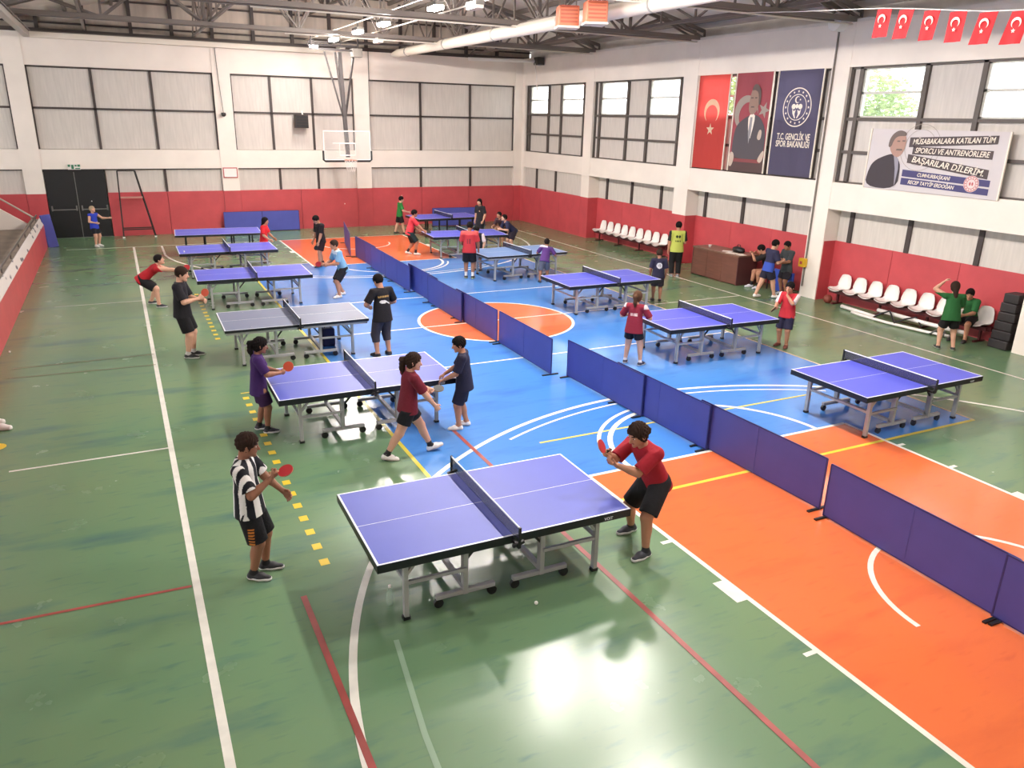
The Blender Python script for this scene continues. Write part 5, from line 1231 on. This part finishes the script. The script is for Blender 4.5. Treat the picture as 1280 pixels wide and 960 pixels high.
    # hair
    if style:
        big = 1.16 if style in ('curly',) else 1.11
        hcut = nrm(hf * 0.8 - hu * 0.6)
        hp2 = [ell(hc + hu * 0.019 * H - hf * 0.005 * H, (0.0535 * H * HS * big, 0.064 * H * HS * big, 0.061 * H * HS * big), axh, 0.01 * H)]
        if style in ('pony', 'bun', 'long'):
            hp2.append(ell(hc - hf * 0.012 * H - hu * 0.016 * H, (0.053 * H * HS, 0.052 * H * HS, 0.06 * H * HS), axh, 0.02 * H))
        cuts = [(hc + hcut * 0.026 * H * HS, hcut)]
        tails = []
        if style == 'pony':
            b0 = hc - hf * 0.066 * H + hu * 0.028 * H; b1 = b0 - hf * 0.035 * H - hu * 0.03 * H; b2 = b1 - UP * 0.075 * H - hf * 0.002 * H; b3 = b2 - UP * 0.07 * H + hf * 0.012 * H
            tails = [cap(b0, b1, 0.017 * H, 0.028 * H, 0.012 * H), cap(b1, b2, 0.028 * H, 0.026 * H, 0.012 * H), cap(b2, b3, 0.026 * H, 0.01 * H, 0.012 * H)]
        if style == 'bun':
            tails = [ell(hc - hf * 0.07 * H - hu * 0.012 * H, (0.036 * H, 0.03 * H, 0.034 * H), axh, 0.012 * H)]
        if style == 'long':
            tails = [cap(hc - hf * 0.04 * H, nk - fw * 0.055 * H - sp_ * 0.08 * H, 0.042 * H, 0.03 * H, 0.02 * H, (fw, 0.7))]
        hv = max(vox * 0.85, 0.006)
        vq = surface([dict(p, cut=cuts) for p in hp2] + tails, hv)
        if style == 'curly' or near:
            a = vq[0]; am = 0.012 if style == 'curly' else 0.006
            lo_ = (a - hc) @ axh.T; an_ = np.arctan2(lo_[:, 0], lo_[:, 1] + 0.02); nz = np.sin(an_ * 19 + 2.5 * np.sin(lo_[:, 2] * 45 + an_ * 3)) * 0.7 + 0.5 * np.sin(lo_[:, 2] * 130 + an_ * 7); dr = a - hc; vq = (a + dr / (np.linalg.norm(dr, axis=1)[:, None] + 1e-6) * (nz * am)[:, None], vq[1])
        np_mesh('hair', vq, mat('hair_%s' % hair, HAIRC[hair], 0.85, spec=0.12), root)
    Mx = Matrix.Translation((x, y, 0.003)) @ Matrix.Rotation(R(ang - 90), 4, 'Z')
    return dict(root=root, M=Mx, hands=hands, H=H, hc=hc, axh=axh)
def basis(u):
    r = np.cross(u, V3(0, 0, 1)) if abs(u[2]) < 0.95 else np.cross(u, V3(1, 0, 0))
    r = nrm(r); return [r, np.cross(u, r), u]
RUBR = {'red': mat('red_rubber', (178, 34, 40), 0.55), 'black': mat('black_rubber', (26, 26, 28), 0.5), 'orange': mat('orange_rubber', (206, 78, 44), 0.55)}
WOOD = mat('pale_bat_wood', (190, 150, 104), 0.5)
def racket(label, pr, key, dirv, nv, color):
    """bat gripped in the hand: dirv points from handle to blade, nv is the blade's normal (person frame)"""
    Wr, d, pn, sd_ = pr['hands'][key]; H = pr['H']
    c = Wr + d * 0.045 * H + pn * 0.016 * H
    dv = nrm(V3(*dirv)); n = V3(*nv); n = nrm(n - (n @ dv) * dv); s = np.cross(dv, n)
    Mr = pr['M'].to_3x3(); o = pr['M'] @ Vector(c)
    X, Y, Z = Mr @ Vector(s), Mr @ Vector(dv), Mr @ Vector(n)
    m = Matrix((( X.x, Y.x, Z.x, o.x), (X.y, Y.y, Z.y, o.y), (X.z, Y.z, Z.z, o.z), (0, 0, 0, 1)))
    e = empty('tennis_bat', (0, 0, 0), label, 'bat'); e.matrix_world = m
    ol = [(0.075 * math.sin(a) , 0.118 - 0.079 * math.cos(a)) for a in [2 * PI * i / 28 for i in range(28)]]
    MB().prism(ol[::-1], 0.007, Matrix.Translation((0, 0, -0.0035))).build('blade', WOOD, e)
    MB().prism([(a * 0.98, 0.118 + (b - 0.118) * 0.98 + 0.002) for a, b in ol[::-1]], 0.003, Matrix.Translation((0, 0, 0.0035))).build('rubber', RUBR[color], e)
    MB().prism([(a * 0.98, 0.118 + (b - 0.118) * 0.98 + 0.002) for a, b in ol[::-1]], 0.003, Matrix.Translation((0, 0, -0.0065))).build('rubber', RUBR['black' if color == 'black' else color], e)
    MB().tube([(0, -0.055, 0), (0, 0.0, 0), (0, 0.05, 0)], [0.015, 0.012, 0.013], 10).build('handle', WOOD, e, smooth=True)
    return e

def f_stripes(q, c, arm):
    a = np.arctan2(q[:, 1] * 1.35, q[:, 0]); w = np.cos(a * 6 + 0.4) > 0.05
    w = np.where(arm, np.cos((q[:, 0] + q[:, 1] - q[:, 2] * 0.25) * 85) > 0, w)
    c[:] = L3((26, 26, 34)); c[w] = L3((226, 222, 220))
def back(q): return q[:, 1] < -0.02
def rowmarks(q, z0, z1, xs): 
    m = np.zeros(len(q), bool)
    for a, b in xs: m |= (q[:, 0] > a) & (q[:, 0] < b)
    return m & (q[:, 2] > z0) & (q[:, 2] < z1) & back(q)
def f_blackback(q, c, arm):
    arc_ = 0.228 - q[:, 0] ** 2 * 1.2
    c[back(q) & (np.abs(q[:, 2] - arc_) < 0.011) & (np.abs(q[:, 0]) < 0.075) & (np.sin(q[:, 0] * 420) > -0.6)] = L3((176, 138, 80))
    c[back(q) & (((q[:, 0] + 0.02) / 0.045) ** 2 + ((q[:, 2] - 0.165) / 0.02) ** 2 < 1)] = L3((206, 202, 200))
    c[back(q) & (np.abs(q[:, 2] - 0.165 + (q[:, 0] - 0.02) * 0.6) < 0.008) & (q[:, 0] > 0.01) & (q[:, 0] < 0.07)] = L3((206, 202, 200))
def f_darkred(q, c, arm):
    c[rowmarks(q, 0.165, 0.205, [(-0.05, -0.036), (-0.03, -0.02), (-0.008, 0.004), (0.014, 0.05)]) & ~((np.abs(q[:, 2] - 0.188) < 0.004) & (q[:, 0] > 0.022))] = L3((216, 196, 192))
    c[arm & (q[:, 2] > 0.27)] = L3((208, 196, 196))
def f_redback(q, c, arm):
    c[rowmarks(q, 0.11, 0.19, [(-0.04, -0.015), (0.0, 0.03)])] = L3((120, 44, 54)); c[(q[:, 2] > 0.26)] = L3((214, 86, 84))
def f_disc(q, c, arm):
    r = np.sqrt(q[:, 0] ** 2 + (q[:, 2] - 0.19) ** 2); c[back(q) & (r < 0.055)] = L3((206, 204, 210)); c[back(q) & (r < 0.036) & (np.sin(q[:, 0] * 300) * np.sin(q[:, 2] * 260) > 0.15)] = L3((40, 40, 58))
def f_vest(q, c, arm):
    c[arm] = L3((40, 38, 36)); b = back(q)
    for s in (-1, 1): c[b & (((q[:, 0] - s * 0.024) / 0.02) ** 2 + ((q[:, 2] - 0.225) / 0.026) ** 2 < 1)] = L3((44, 52, 34))
    c[b & (np.abs(q[:, 2] - 0.145) < 0.012) & (np.abs(q[:, 0]) < 0.05) & (np.sin(q[:, 0] * 380) > -0.5)] = L3((78, 84, 44))
def f_side(q, c, arm):
    c[(np.abs(q[:, 0] - 0.05) < 0.018) & (q[:, 1] > 0)] = L3((222, 222, 226)); c[(q[:, 2] < 0.1) & (q[:, 1] < 0.03)] = L3((58, 82, 176))
def f_whitesl(q, c, arm): c[arm] = L3((216, 200, 200))
def f_onewhite(q, c, arm): c[(q[:, 0] < -0.05) & (q[:, 2] > 0.12)] = L3((220, 218, 220))
def f_chest(q, c, arm): c[(q[:, 1] > 0) & (np.abs(q[:, 0] + 0.04) < 0.009) & (np.abs(q[:, 2] - 0.2) < 0.012)] = L3((214, 180, 150))
def f_collar(q, c, arm): c[(q[:, 2] > 0.275) & ~arm] = L3((206, 218, 226))
def f_white_neck(q, c, arm): c[(q[:, 2] > 0.28) & (q[:, 0] < 0.02)] = L3((212, 200, 216))
def f_orange_mark(q, c): c[(q[:, 0] > 0.03) & (np.abs(q[:, 1] - 0.03) < 0.02) & (q[:, 2] < -0.11) & (np.sin(q[:, 2] * 300) > 0)] = L3((196, 120, 50))
WS, DS, BS = ((226, 222, 220), (206, 200, 196)), ((34, 34, 40), (214, 212, 212)), ((24, 24, 26), (60, 60, 60))

p1 = person('boy in black and white striped jersey holding a red bat by the nearest table', 0.78, 7.45, -22, 1.6, 0.0065,
    dict(lean=-2, head=(8, 12), fr=(0.05, 0.0, 0, 10), fl=(-0.065, 0.05, 0, 4), hr=(0.085, 0.17, 0.735), er=(0.5, -0.35, -0.8), hl=(-0.1, 0.19, 0.565), el=(-0.6, -0.6, -0.3), chr=0.9, chl=0.4, nhr=(-0.6, 0, 0.6)),
    dict(fn=f_stripes, sl=0.82, fat=1.06), dict(c=(24, 24, 28), ln=0.93, fn=f_orange_mark), DS, ((30, 30, 34), 0.035), 'd', 'b', 'short', True)
racket('red bat held flat by the boy in the striped jersey', p1, 'hr', (0.15, 0.9, 0.2), (0.45, -0.3, 0.9), 'red')
p2 = person('woman in red t shirt crouching with red bat at the end of the nearest table', 4.83, 6.3, 188, 1.7, 0.0065,
    dict(hip=(-0.03, -0.1, -0.045), lean=27, head=(0, 22), fr=(0.15, -0.09, 0, 6), fl=(-0.15, 0.06, 0, 2), hr=(0.03, 0.29, 0.725), hl=(-0.06, 0.285, 0.68), er=(0.4, -0.3, -1), el=(-0.4, -0.4, -1), chr=0.9, chl=0.55, nhl=(0.3, 0, 1)),
    dict(c=(158, 32, 46), fn=f_chest, sl=0.88, fat=0.95), dict(c=(34, 34, 38), ln=0.9, w=0.98), ((56, 58, 68), (216, 214, 214)), ((44, 44, 50), 0.03), 'm', 'b', 'bun', True)
racket('red bat held out by the woman in red t shirt', p2, 'hr', (0.1, 0.5, 0.65), (0.75, 0.6, -0.2), 'red')
p3 = person('girl in dark red t shirt with ponytail walking past the second table', 3.25, 9.68, -6, 1.57, 0.0075,
    dict(hip=(0, 0.0, -0.03), lean=5, twist=8, head=(-28, 8), fr=(0.05, -0.215, 0.012, 8, -10), fl=(-0.045, 0.215, 0.012, 4, 14), hr=(0.10, 0.24, 0.475), er=(0.7, -0.5, -0.5), hl=(-0.02, 0.185, 0.63), el=(-0.8, -0.3, -0.4), chl=0.9),
    dict(c=(112, 32, 46), sl=0.85), dict(c=(24, 24, 28), ln=0.62), ((226, 220, 216), (200, 186, 180)), ((34, 32, 34), 0.05), 'l', 'b', 'pony', True)
racket('black bat in the hand of the walking girl in dark red', p3, 'hl', (-0.2, 0.95, 0.1), (0.3, 0.1, 1), 'black')
p4 = person('boy in navy sports kit leaning on the end of the second table', 4.4, 10.36, 152, 1.46, 0.0085,
    dict(lean=3, head=(18, 14), fr=(0.06, -0.02, 0, 6), fl=(-0.075, 0.05, 0, 12), hr=(0.075, 0.215, 0.575), hl=(-0.1, 0.2, 0.57), nhr=(0, 0, -1), nhl=(0, 0, -1)),
    dict(c=(36, 36, 58), sl=0.9, fat=1.08, hem=-0.08), dict(c=(32, 32, 52), ln=0.92), WS, None, 'm', 'k', 'short', True)
p5 = person('girl in purple dress kit holding an orange bat at the second table', 1.5, 11.42, -6, 1.47, 0.0085,
    dict(lean=2, head=(-5, 14), fr=(0.055, 0.05, 0, 6), fl=(-0.07, -0.03, 0, 6), hr=(0.05, 0.215, 0.635), hl=(-0.05, 0.21, 0.625), er=(0.6, -0.4, -0.8), chr=0.9, chl=0.7, nhl=(0.2, 0, 1)),
    dict(c=(62, 34, 92), sl=0.86, hem=-0.1), dict(c=(58, 32, 72), ln=0.82, w=1.06), ((40, 40, 50), (216, 214, 214)), ((30, 30, 36), 0.04), 'd', 'k', 'pony', True)
racket('orange bat held upright by the girl in purple', p5, 'hr', (-0.05, 0.7, 0.6), (1, -0.3, 0.2), 'orange')
p6 = person('tall boy in black t shirt and shorts holding a bat beside the left court line', 0.8, 15.9, -18, 1.79, 0.011,
    dict(lean=0, head=(0, 12), fr=(0.05, 0.02, 0, 8), fl=(-0.06, 0.05, 0, 6), hr=(0.06, 0.19, 0.67), hl=(-0.05, 0.2, 0.63), er=(0.6, -0.5, -0.8), chr=0.9, chl=0.6),
    dict(c=(28, 26, 32), sl=0.85, fat=1.06), dict(c=(24, 22, 26), ln=0.88), ((30, 30, 32), (208, 206, 200)), ((206, 202, 200), 0.04), 'l', 'b', 'short')
racket('orange bat held by the tall boy in black', p6, 'hr', (0.0, 0.6, 0.75), (0.9, -0.2, 0.2), 'orange')
p7 = person('player in red shirt bending forward beside the far left court line', 0.42, 20.75, -8, 1.62, 0.014,
    dict(hip=(0, -0.13, -0.1), lean=52, head=(0, -12), fr=(0.12, 0.08, 0, 10), fl=(-0.15, -0.06, 0, 10), hr=(0.08, 0.46, 0.56), hl=(-0.12, 0.4, 0.5), chr=0.9),
    dict(c=(176, 34, 44), sl=0.85), dict(c=(28, 26, 30), ln=0.85), DS, None, 'l', 'k', 'short')
racket('bat held forward by the bending player in red', p7, 'hr', (0, 0.9, 0.3), (0.8, 0, 0.5), 'red')
p8 = person('boy in blue vest tossing a ball in front of the black double door', -0.95, 31.05, -42, 1.38, 0.018,
    dict(lean=0, head=(0, -14), fr=(0.07, 0.03, 0, 10), fl=(-0.07, 0, 0, 10), hr=(0.12, 0.16, 0.62), hl=(-0.3, 0.2, 0.7), el=(-0.3, -0.5, -0.8)),
    dict(c=(46, 64, 178), sl=0.0, hem=-0.07), dict(c=(28, 28, 36), ln=0.75), WS, ((220, 216, 214), 0.03), 'l', 'g', 'short')
p9 = person('girl in bright red shirt behind the second table from the back wall', 3.95, 25.75, -25, 1.46, 0.017,
    dict(lean=5, head=(0, 6), hr=(0.15, 0.17, 0.55), hl=(-0.1, 0.2, 0.55)), dict(c=(206, 38, 46), sl=0.85), dict(c=(200, 40, 48), ln=0.5), DS, None, 'm', 'k', 'long')
p10 = person('boy in black looking down beside the orange far zone', 5.53, 24.67, 196, 1.63, 0.016,
    dict(lean=4, head=(0, 32), fr=(0.06, -0.06, 0, 6), fl=(-0.05, 0.08, 0, 6), hr=(0.12, 0.1, 0.5), hl=(-0.12, 0.12, 0.48)), dict(c=(34, 26, 30), sl=0.85), dict(c=(44, 26, 32), ln=0.8), ((34, 34, 50), (60, 60, 70)), ((30, 28, 34), 0.06), 'm', 'k', 'short')
racket('black bat hanging in the hand of the boy in black', p10, 'hl', (0, 0.5, -0.8), (1, 0, 0), 'black')
p11 = person('boy in light blue shirt crouching with red bat at the fourth table', 4.98, 20.22, 186, 1.6, 0.013,
    dict(hip=(0, -0.06, -0.05), lean=18, head=(0, 6), fr=(0.1, -0.08, 0, 8), fl=(-0.11, 0.06, 0, 8), hr=(0.1, 0.22, 0.545), hl=(-0.05, 0.2, 0.55), chr=0.9),
    dict(c=(126, 172, 208), sl=0.85, fn=f_collar), dict(c=(26, 26, 32), ln=0.92), WS, None, 'm', 'b', 'short')
racket('red bat held low by the boy in light blue', p11, 'hr', (0.0, 0.95, 0.25), (0.9, 0, 0.2), 'red')
p12 = person('man in black t shirt with bat print seen from behind at the grey table', 4.39, 14.52, 105, 1.66, 0.009,
    dict(lean=2, head=(10, 22), fr=(0.08, 0, 0, 14), fl=(-0.085, 0, 0, 12), hr=(0.09, 0.13, 0.6), hl=(-0.11, 0.13, 0.6), er=(0.9, -0.4, -0.5), el=(-0.9, -0.4, -0.5)),
    dict(c=(28, 24, 28), sl=0.85, fn=f_blackback, fat=1.06, hem=-0.08), dict(c=(58, 52, 58), ln=1.4, w=1.02), BS, None, 'm', 'k', 'short')
p13 = person('player in green shirt with one arm up before the red back wall', 10.2, 30.85, -5, 1.5, 0.019,
    dict(lean=4, fr=(0.08, 0.1, 0, 8), fl=(-0.08, -0.12, 0, 8), hr=(0.14, 0.2, 0.6), hl=(-0.1, 0.1, 0.99), el=(-0.6, 0.6, 0)), dict(c=(40, 112, 52), sl=0.85), dict(c=(30, 26, 30), ln=0.85), BS, None, 'l', 'k', 'short')
p14 = person('player in coral red shirt stepping on the far orange zone', 8.98, 25.9, -12, 1.62, 0.016,
    dict(hip=(0, -0.04, -0.04), lean=14, fr=(0.07, 0.07, 0, 8), fl=(-0.07, -0.09, 0.01, 8, -15), hr=(0.14, 0.26, 0.52), hl=(-0.12, 0.15, 0.52), chr=0.9), dict(c=(214, 62, 72), sl=0.85), dict(c=(30, 46, 48), ln=0.92), ((226, 220, 214), (206, 200, 196)), ((34, 30, 34), 0.075), 'm', 'k', 'short')
racket('black bat held low by the player in coral red', p14, 'hr', (0, 0.95, -0.1), (0.9, 0, 0.3), 'black')
p15 = person('man in red shirt seen from behind at the pale blue table', 9.18, 21.25, 62, 1.68, 0.013,
    dict(lean=3, head=(-10, 18), fr=(0.06, 0, 0, 10), fl=(-0.06, 0.02, 0, 10), hr=(0.16, 0.08, 0.5), hl=(-0.1, 0.15, 0.56)), dict(c=(182, 52, 60), sl=0.85, fn=f_redback, fat=1.05), dict(c=(28, 26, 32), ln=0.85), ((40, 36, 40), (196, 200, 150)), ((216, 214, 212), 0.07), 'd', 'k', 'short')
p16 = person('boy in dark shirt with one white sleeve beside the man in red', 9.95, 22.3, 215, 1.42, 0.015,
    dict(lean=6, head=(0, 28), hr=(0.14, 0.1, 0.5), hl=(-0.15, 0.06, 0.5)), dict(c=(40, 40, 46), sl=0.85, fn=f_whitesl), dict(c=(32, 34, 40), ln=0.9), DS, None, 'l', 'k', 'short')
p17 = person('girl in dark shirt with long hair standing by the rearmost right table', 12.62, 28.1, 200, 1.62, 0.018,
    dict(head=(20, 4), hr=(0.15, 0.04, 0.48), hl=(-0.15, 0.06, 0.5)), dict(c=(36, 34, 40), sl=0.85, fn=f_chest), dict(c=(34, 32, 40), ln=0.9), DS, None, 'l', 'k', 'long')
p18 = person('child in navy bending over the end of the rear right table', 12.55, 25.35, 178, 1.5, 0.016,
    dict(hip=(0, -0.1, -0.02), lean=46, head=(0, -10), fr=(0.09, 0, 0, 8), fl=(-0.09, -0.05, 0, 8), hr=(0.1, 0.3, 0.56), hl=(-0.12, 0.28, 0.56)), dict(c=(42, 42, 70), sl=0.85), dict(c=(44, 36, 48), ln=0.85), BS, None, 'l', 'k', 'short')
p19 = person('child in dark kit leaning beside the one bending over the rear right table', 12.65, 26.2, 205, 1.42, 0.017,
    dict(hip=(0, -0.06, -0.02), lean=32, head=(0, -5), hr=(0.1, 0.28, 0.57), hl=(-0.12, 0.28, 0.57)), dict(c=(60, 38, 44), sl=0.85), dict(c=(36, 34, 46), ln=0.85), BS, None, 'm', 'k', 'short')
p20 = person('small boy in purple shirt leaning on the side of the pale blue table', 11.1, 20.05, 68, 1.3, 0.013,
    dict(hip=(0, -0.06, -0.01), lean=26, side=10, fr=(0.08, -0.02, 0, 10), fl=(-0.1, -0.12, 0, 10), hr=(0.22, 0.18, 0.62), hl=(-0.14, 0.28, 0.62)), dict(c=(84, 52, 116), sl=0.85, fn=f_white_neck), dict(c=(92, 96, 112), ln=0.9), ((34, 34, 42), (60, 60, 66)), None, 'd', 'k', 'short')
p21 = person('kid in navy shirt with round white back print at the blue table end', 12.72, 16.62, 62, 1.38, 0.011,
    dict(lean=2, head=(0, 16), fr=(0.07, 0, 0, 8), fl=(-0.06, 0.04, 0, 8), hr=(0.15, 0.06, 0.5), hl=(-0.15, 0.06, 0.5)), dict(c=(38, 36, 58), sl=0.9, fn=f_disc, fat=1.08), dict(c=(44, 40, 48), ln=0.85), BS, None, 'd', 'b', 'short')
p22 = person('man in yellow green vest and black trousers seen from behind', 15.4, 19.3, 62, 1.7, 0.012,
    dict(lean=0, head=(-15, 12), fr=(0.06, 0, 0, 8), fl=(-0.055, 0, 0, 8), hr=(0.08, 0.14, 0.6), hl=(-0.15, 0.02, 0.48)), dict(c=(184, 190, 92), sl=0.85, fn=f_vest, fat=1.08), dict(c=(30, 28, 30), ln=1.95, w=1.05), ((120, 124, 130), (180, 180, 180)), None, 'm', 'k', 'short')
p23 = person('official in black shirt sitting at the end of the brown desk', 17.0, 16.92, 168, 1.7, 0.014,
    dict(hip=(0, 0, -0.235), lean=16, side=12, twist=-35, head=(-20, 30), fr=(0.09, 0.26, 0, 5), fl=(-0.07, 0.22, 0, 5), hr=(0.27, 0.12, 0.56), hl=(0.2, 0.24, 0.565), el=(-0.6, 0.2, -0.6), er=(0.8, -0.5, -0.4)), dict(c=(34, 28, 28), sl=0.85), dict(c=(40, 34, 36), ln=0.9), ((206, 204, 210), (190, 190, 196)), ((32, 30, 32), 0.07), 'm', 'k', 'short')
p24 = person('boy in navy and white shirt stepping beside the desk', 15.9, 15.85, -8, 1.62, 0.012,
    dict(lean=7, head=(0, 14), fr=(0.06, 0.14, 0, 6), fl=(-0.05, -0.17, 0.0, 6), hr=(0.1, 0.2, 0.65), hl=(-0.06, 0.22, 0.64)), dict(c=(48, 46, 72), sl=0.85, fn=f_side), dict(c=(38, 36, 54), ln=0.72), WS, None, 'l', 'k', 'short')
p25 = person('boy in dark teal shirt facing the navy and white shirted boy', 16.72, 15.98, 176, 1.52, 0.012,
    dict(lean=2, head=(0, 16), hr=(0.09, 0.2, 0.62), hl=(-0.08, 0.22, 0.62)), dict(c=(62, 66, 70), sl=0.85, fat=1.05, hem=-0.09), dict(c=(40, 36, 44), ln=0.85), ((200, 200, 206), (190, 190, 190)), None, 'd', 'k', 'short')
p26 = person('small boy in red shirt with white sleeves, hand at his face', 12.66, 11.9, 203, 1.42, 0.009,
    dict(lean=0, head=(-5, 10), fr=(0.08, -0.02, 0, 12), fl=(-0.06, 0.03, 0, 12), hr=(0.1, 0.24, 0.65), hl=(-0.01, 0.135, 0.83), el=(-0.7, 0.3, -0.9), chr=0.9, chl=0.5, dhl=(0.0, -0.25, 1)), dict(c=(178, 42, 52), sl=0.9, fn=f_whitesl, fat=1.06), dict(c=(38, 36, 60), ln=0.9), ((112, 52, 44), (90, 60, 54)), None, 'm', 'k', 'short', True)
racket('black bat held out by the small boy in red and white', p26, 'hr', (0.1, 0.95, -0.1), (0.8, 0.1, 0.5), 'black')
p27 = person('girl in dark red shirt with white back lettering between the right tables', 8.78, 12.1, 38, 1.46, 0.009,
    dict(lean=4, head=(0, 10), fr=(0.12, 0, 0, 16), fl=(-0.1, 0.02, 0, 10), hr=(0.1, 0.17, 0.66), hl=(-0.1, 0.17, 0.66), er=(0.8, -0.4, -0.6), el=(-0.8, -0.4, -0.6)), dict(c=(128, 34, 52), sl=0.9, fn=f_darkred, fat=1.05, hem=-0.07), dict(c=(28, 26, 34), ln=0.6), ((44, 40, 62), (210, 208, 210)), ((214, 206, 210), 0.035), 'l', 'r', 'pony')
p28 = person('player in green shirt seen from behind with left arm raised at the seats', 15.9, 10.35, 52, 1.5, 0.01,
    dict(hip=(0, -0.02, -0.01), lean=10, head=(0, 10), fr=(0.11, -0.02, 0, 10), fl=(-0.08, 0.02, 0, 10), hr=(0.1, 0.22, 0.6), hl=(-0.14, 0.14, 0.97), el=(-0.9, 0.2, 0)), dict(c=(38, 92, 48), sl=0.9, fat=1.08, hem=-0.07), dict(c=(28, 26, 28), ln=0.7), ((30, 32, 34), (150, 156, 140)), None, 'l', 'b', 'long')
p29 = person('boy in green shirt sitting on the white seats next to the foam blocks', 17.2, 10.75, 190, 1.5, 0.01,
    dict(hip=(0, 0.0, -0.165), lean=24, head=(15, 22), fr=(0.08, 0.26, 0, 8), fl=(-0.1, 0.24, 0, 8), hr=(0.06, 0.3, 0.42), hl=(-0.04, 0.29, 0.42)), dict(c=(42, 98, 54), sl=0.85), dict(c=(36, 32, 34), ln=0.85), ((34, 30, 32), (60, 56, 56)), None, 'm', 'k', 'short')
# white paper, bottle, shoes of somebody outside the frame
o = MB().box(-0.1, 0.1, -0.003, 0.003, -0.13, 0.13).build('paper_sheet', pa); o.location = (16.42, 10.5, 0.72); o.rotation_euler = (0.3, 0.2, 0.9); tag(o, 'white sheet held between the two green shirts', 'paper')
for dx, dy, l in ((0, 0, 'white shoe at the left picture edge, nearer one of the pair'), (-0.12, 0.32, 'white shoe at the left picture edge, further one of the pair')):
    e = empty('sport_shoe', (-2.12 + dx, 13.05 + dy, 0.0), l, 'shoe', R(-25), 'white shoes at the left edge')
    np_mesh('shoe_upper', surface([cap((-0.06, 0, 0.05), (0.1, 0, 0.05), 0.05, 0.048, 0.03), cap((0.08, 0, 0.045), (0.2, 0, 0.04), 0.05, 0.038, 0.03), cap((-0.05, 0, 0.07), (-0.04, 0, 0.11), 0.048, 0.046, 0.03)], 0.008, cuts=[(V3(0, 0, 0.018), V3(0, 0, -1)), (V3(0, 0, 0.12), V3(0, 0, 1))]), WHITEP, e)
    np_mesh('shoe_sole', surface([cap((-0.06, 0, 0.05), (0.1, 0, 0.05), 0.054, 0.052, 0.03), cap((0.08, 0, 0.045), (0.2, 0, 0.04), 0.054, 0.042, 0.03)], 0.008, cuts=[(V3(0, 0, 0.0), V3(0, 0, -1)), (V3(0, 0, 0.03), V3(0, 0, 1))]), mat('pale_sole', (214, 208, 204), 0.6), e)
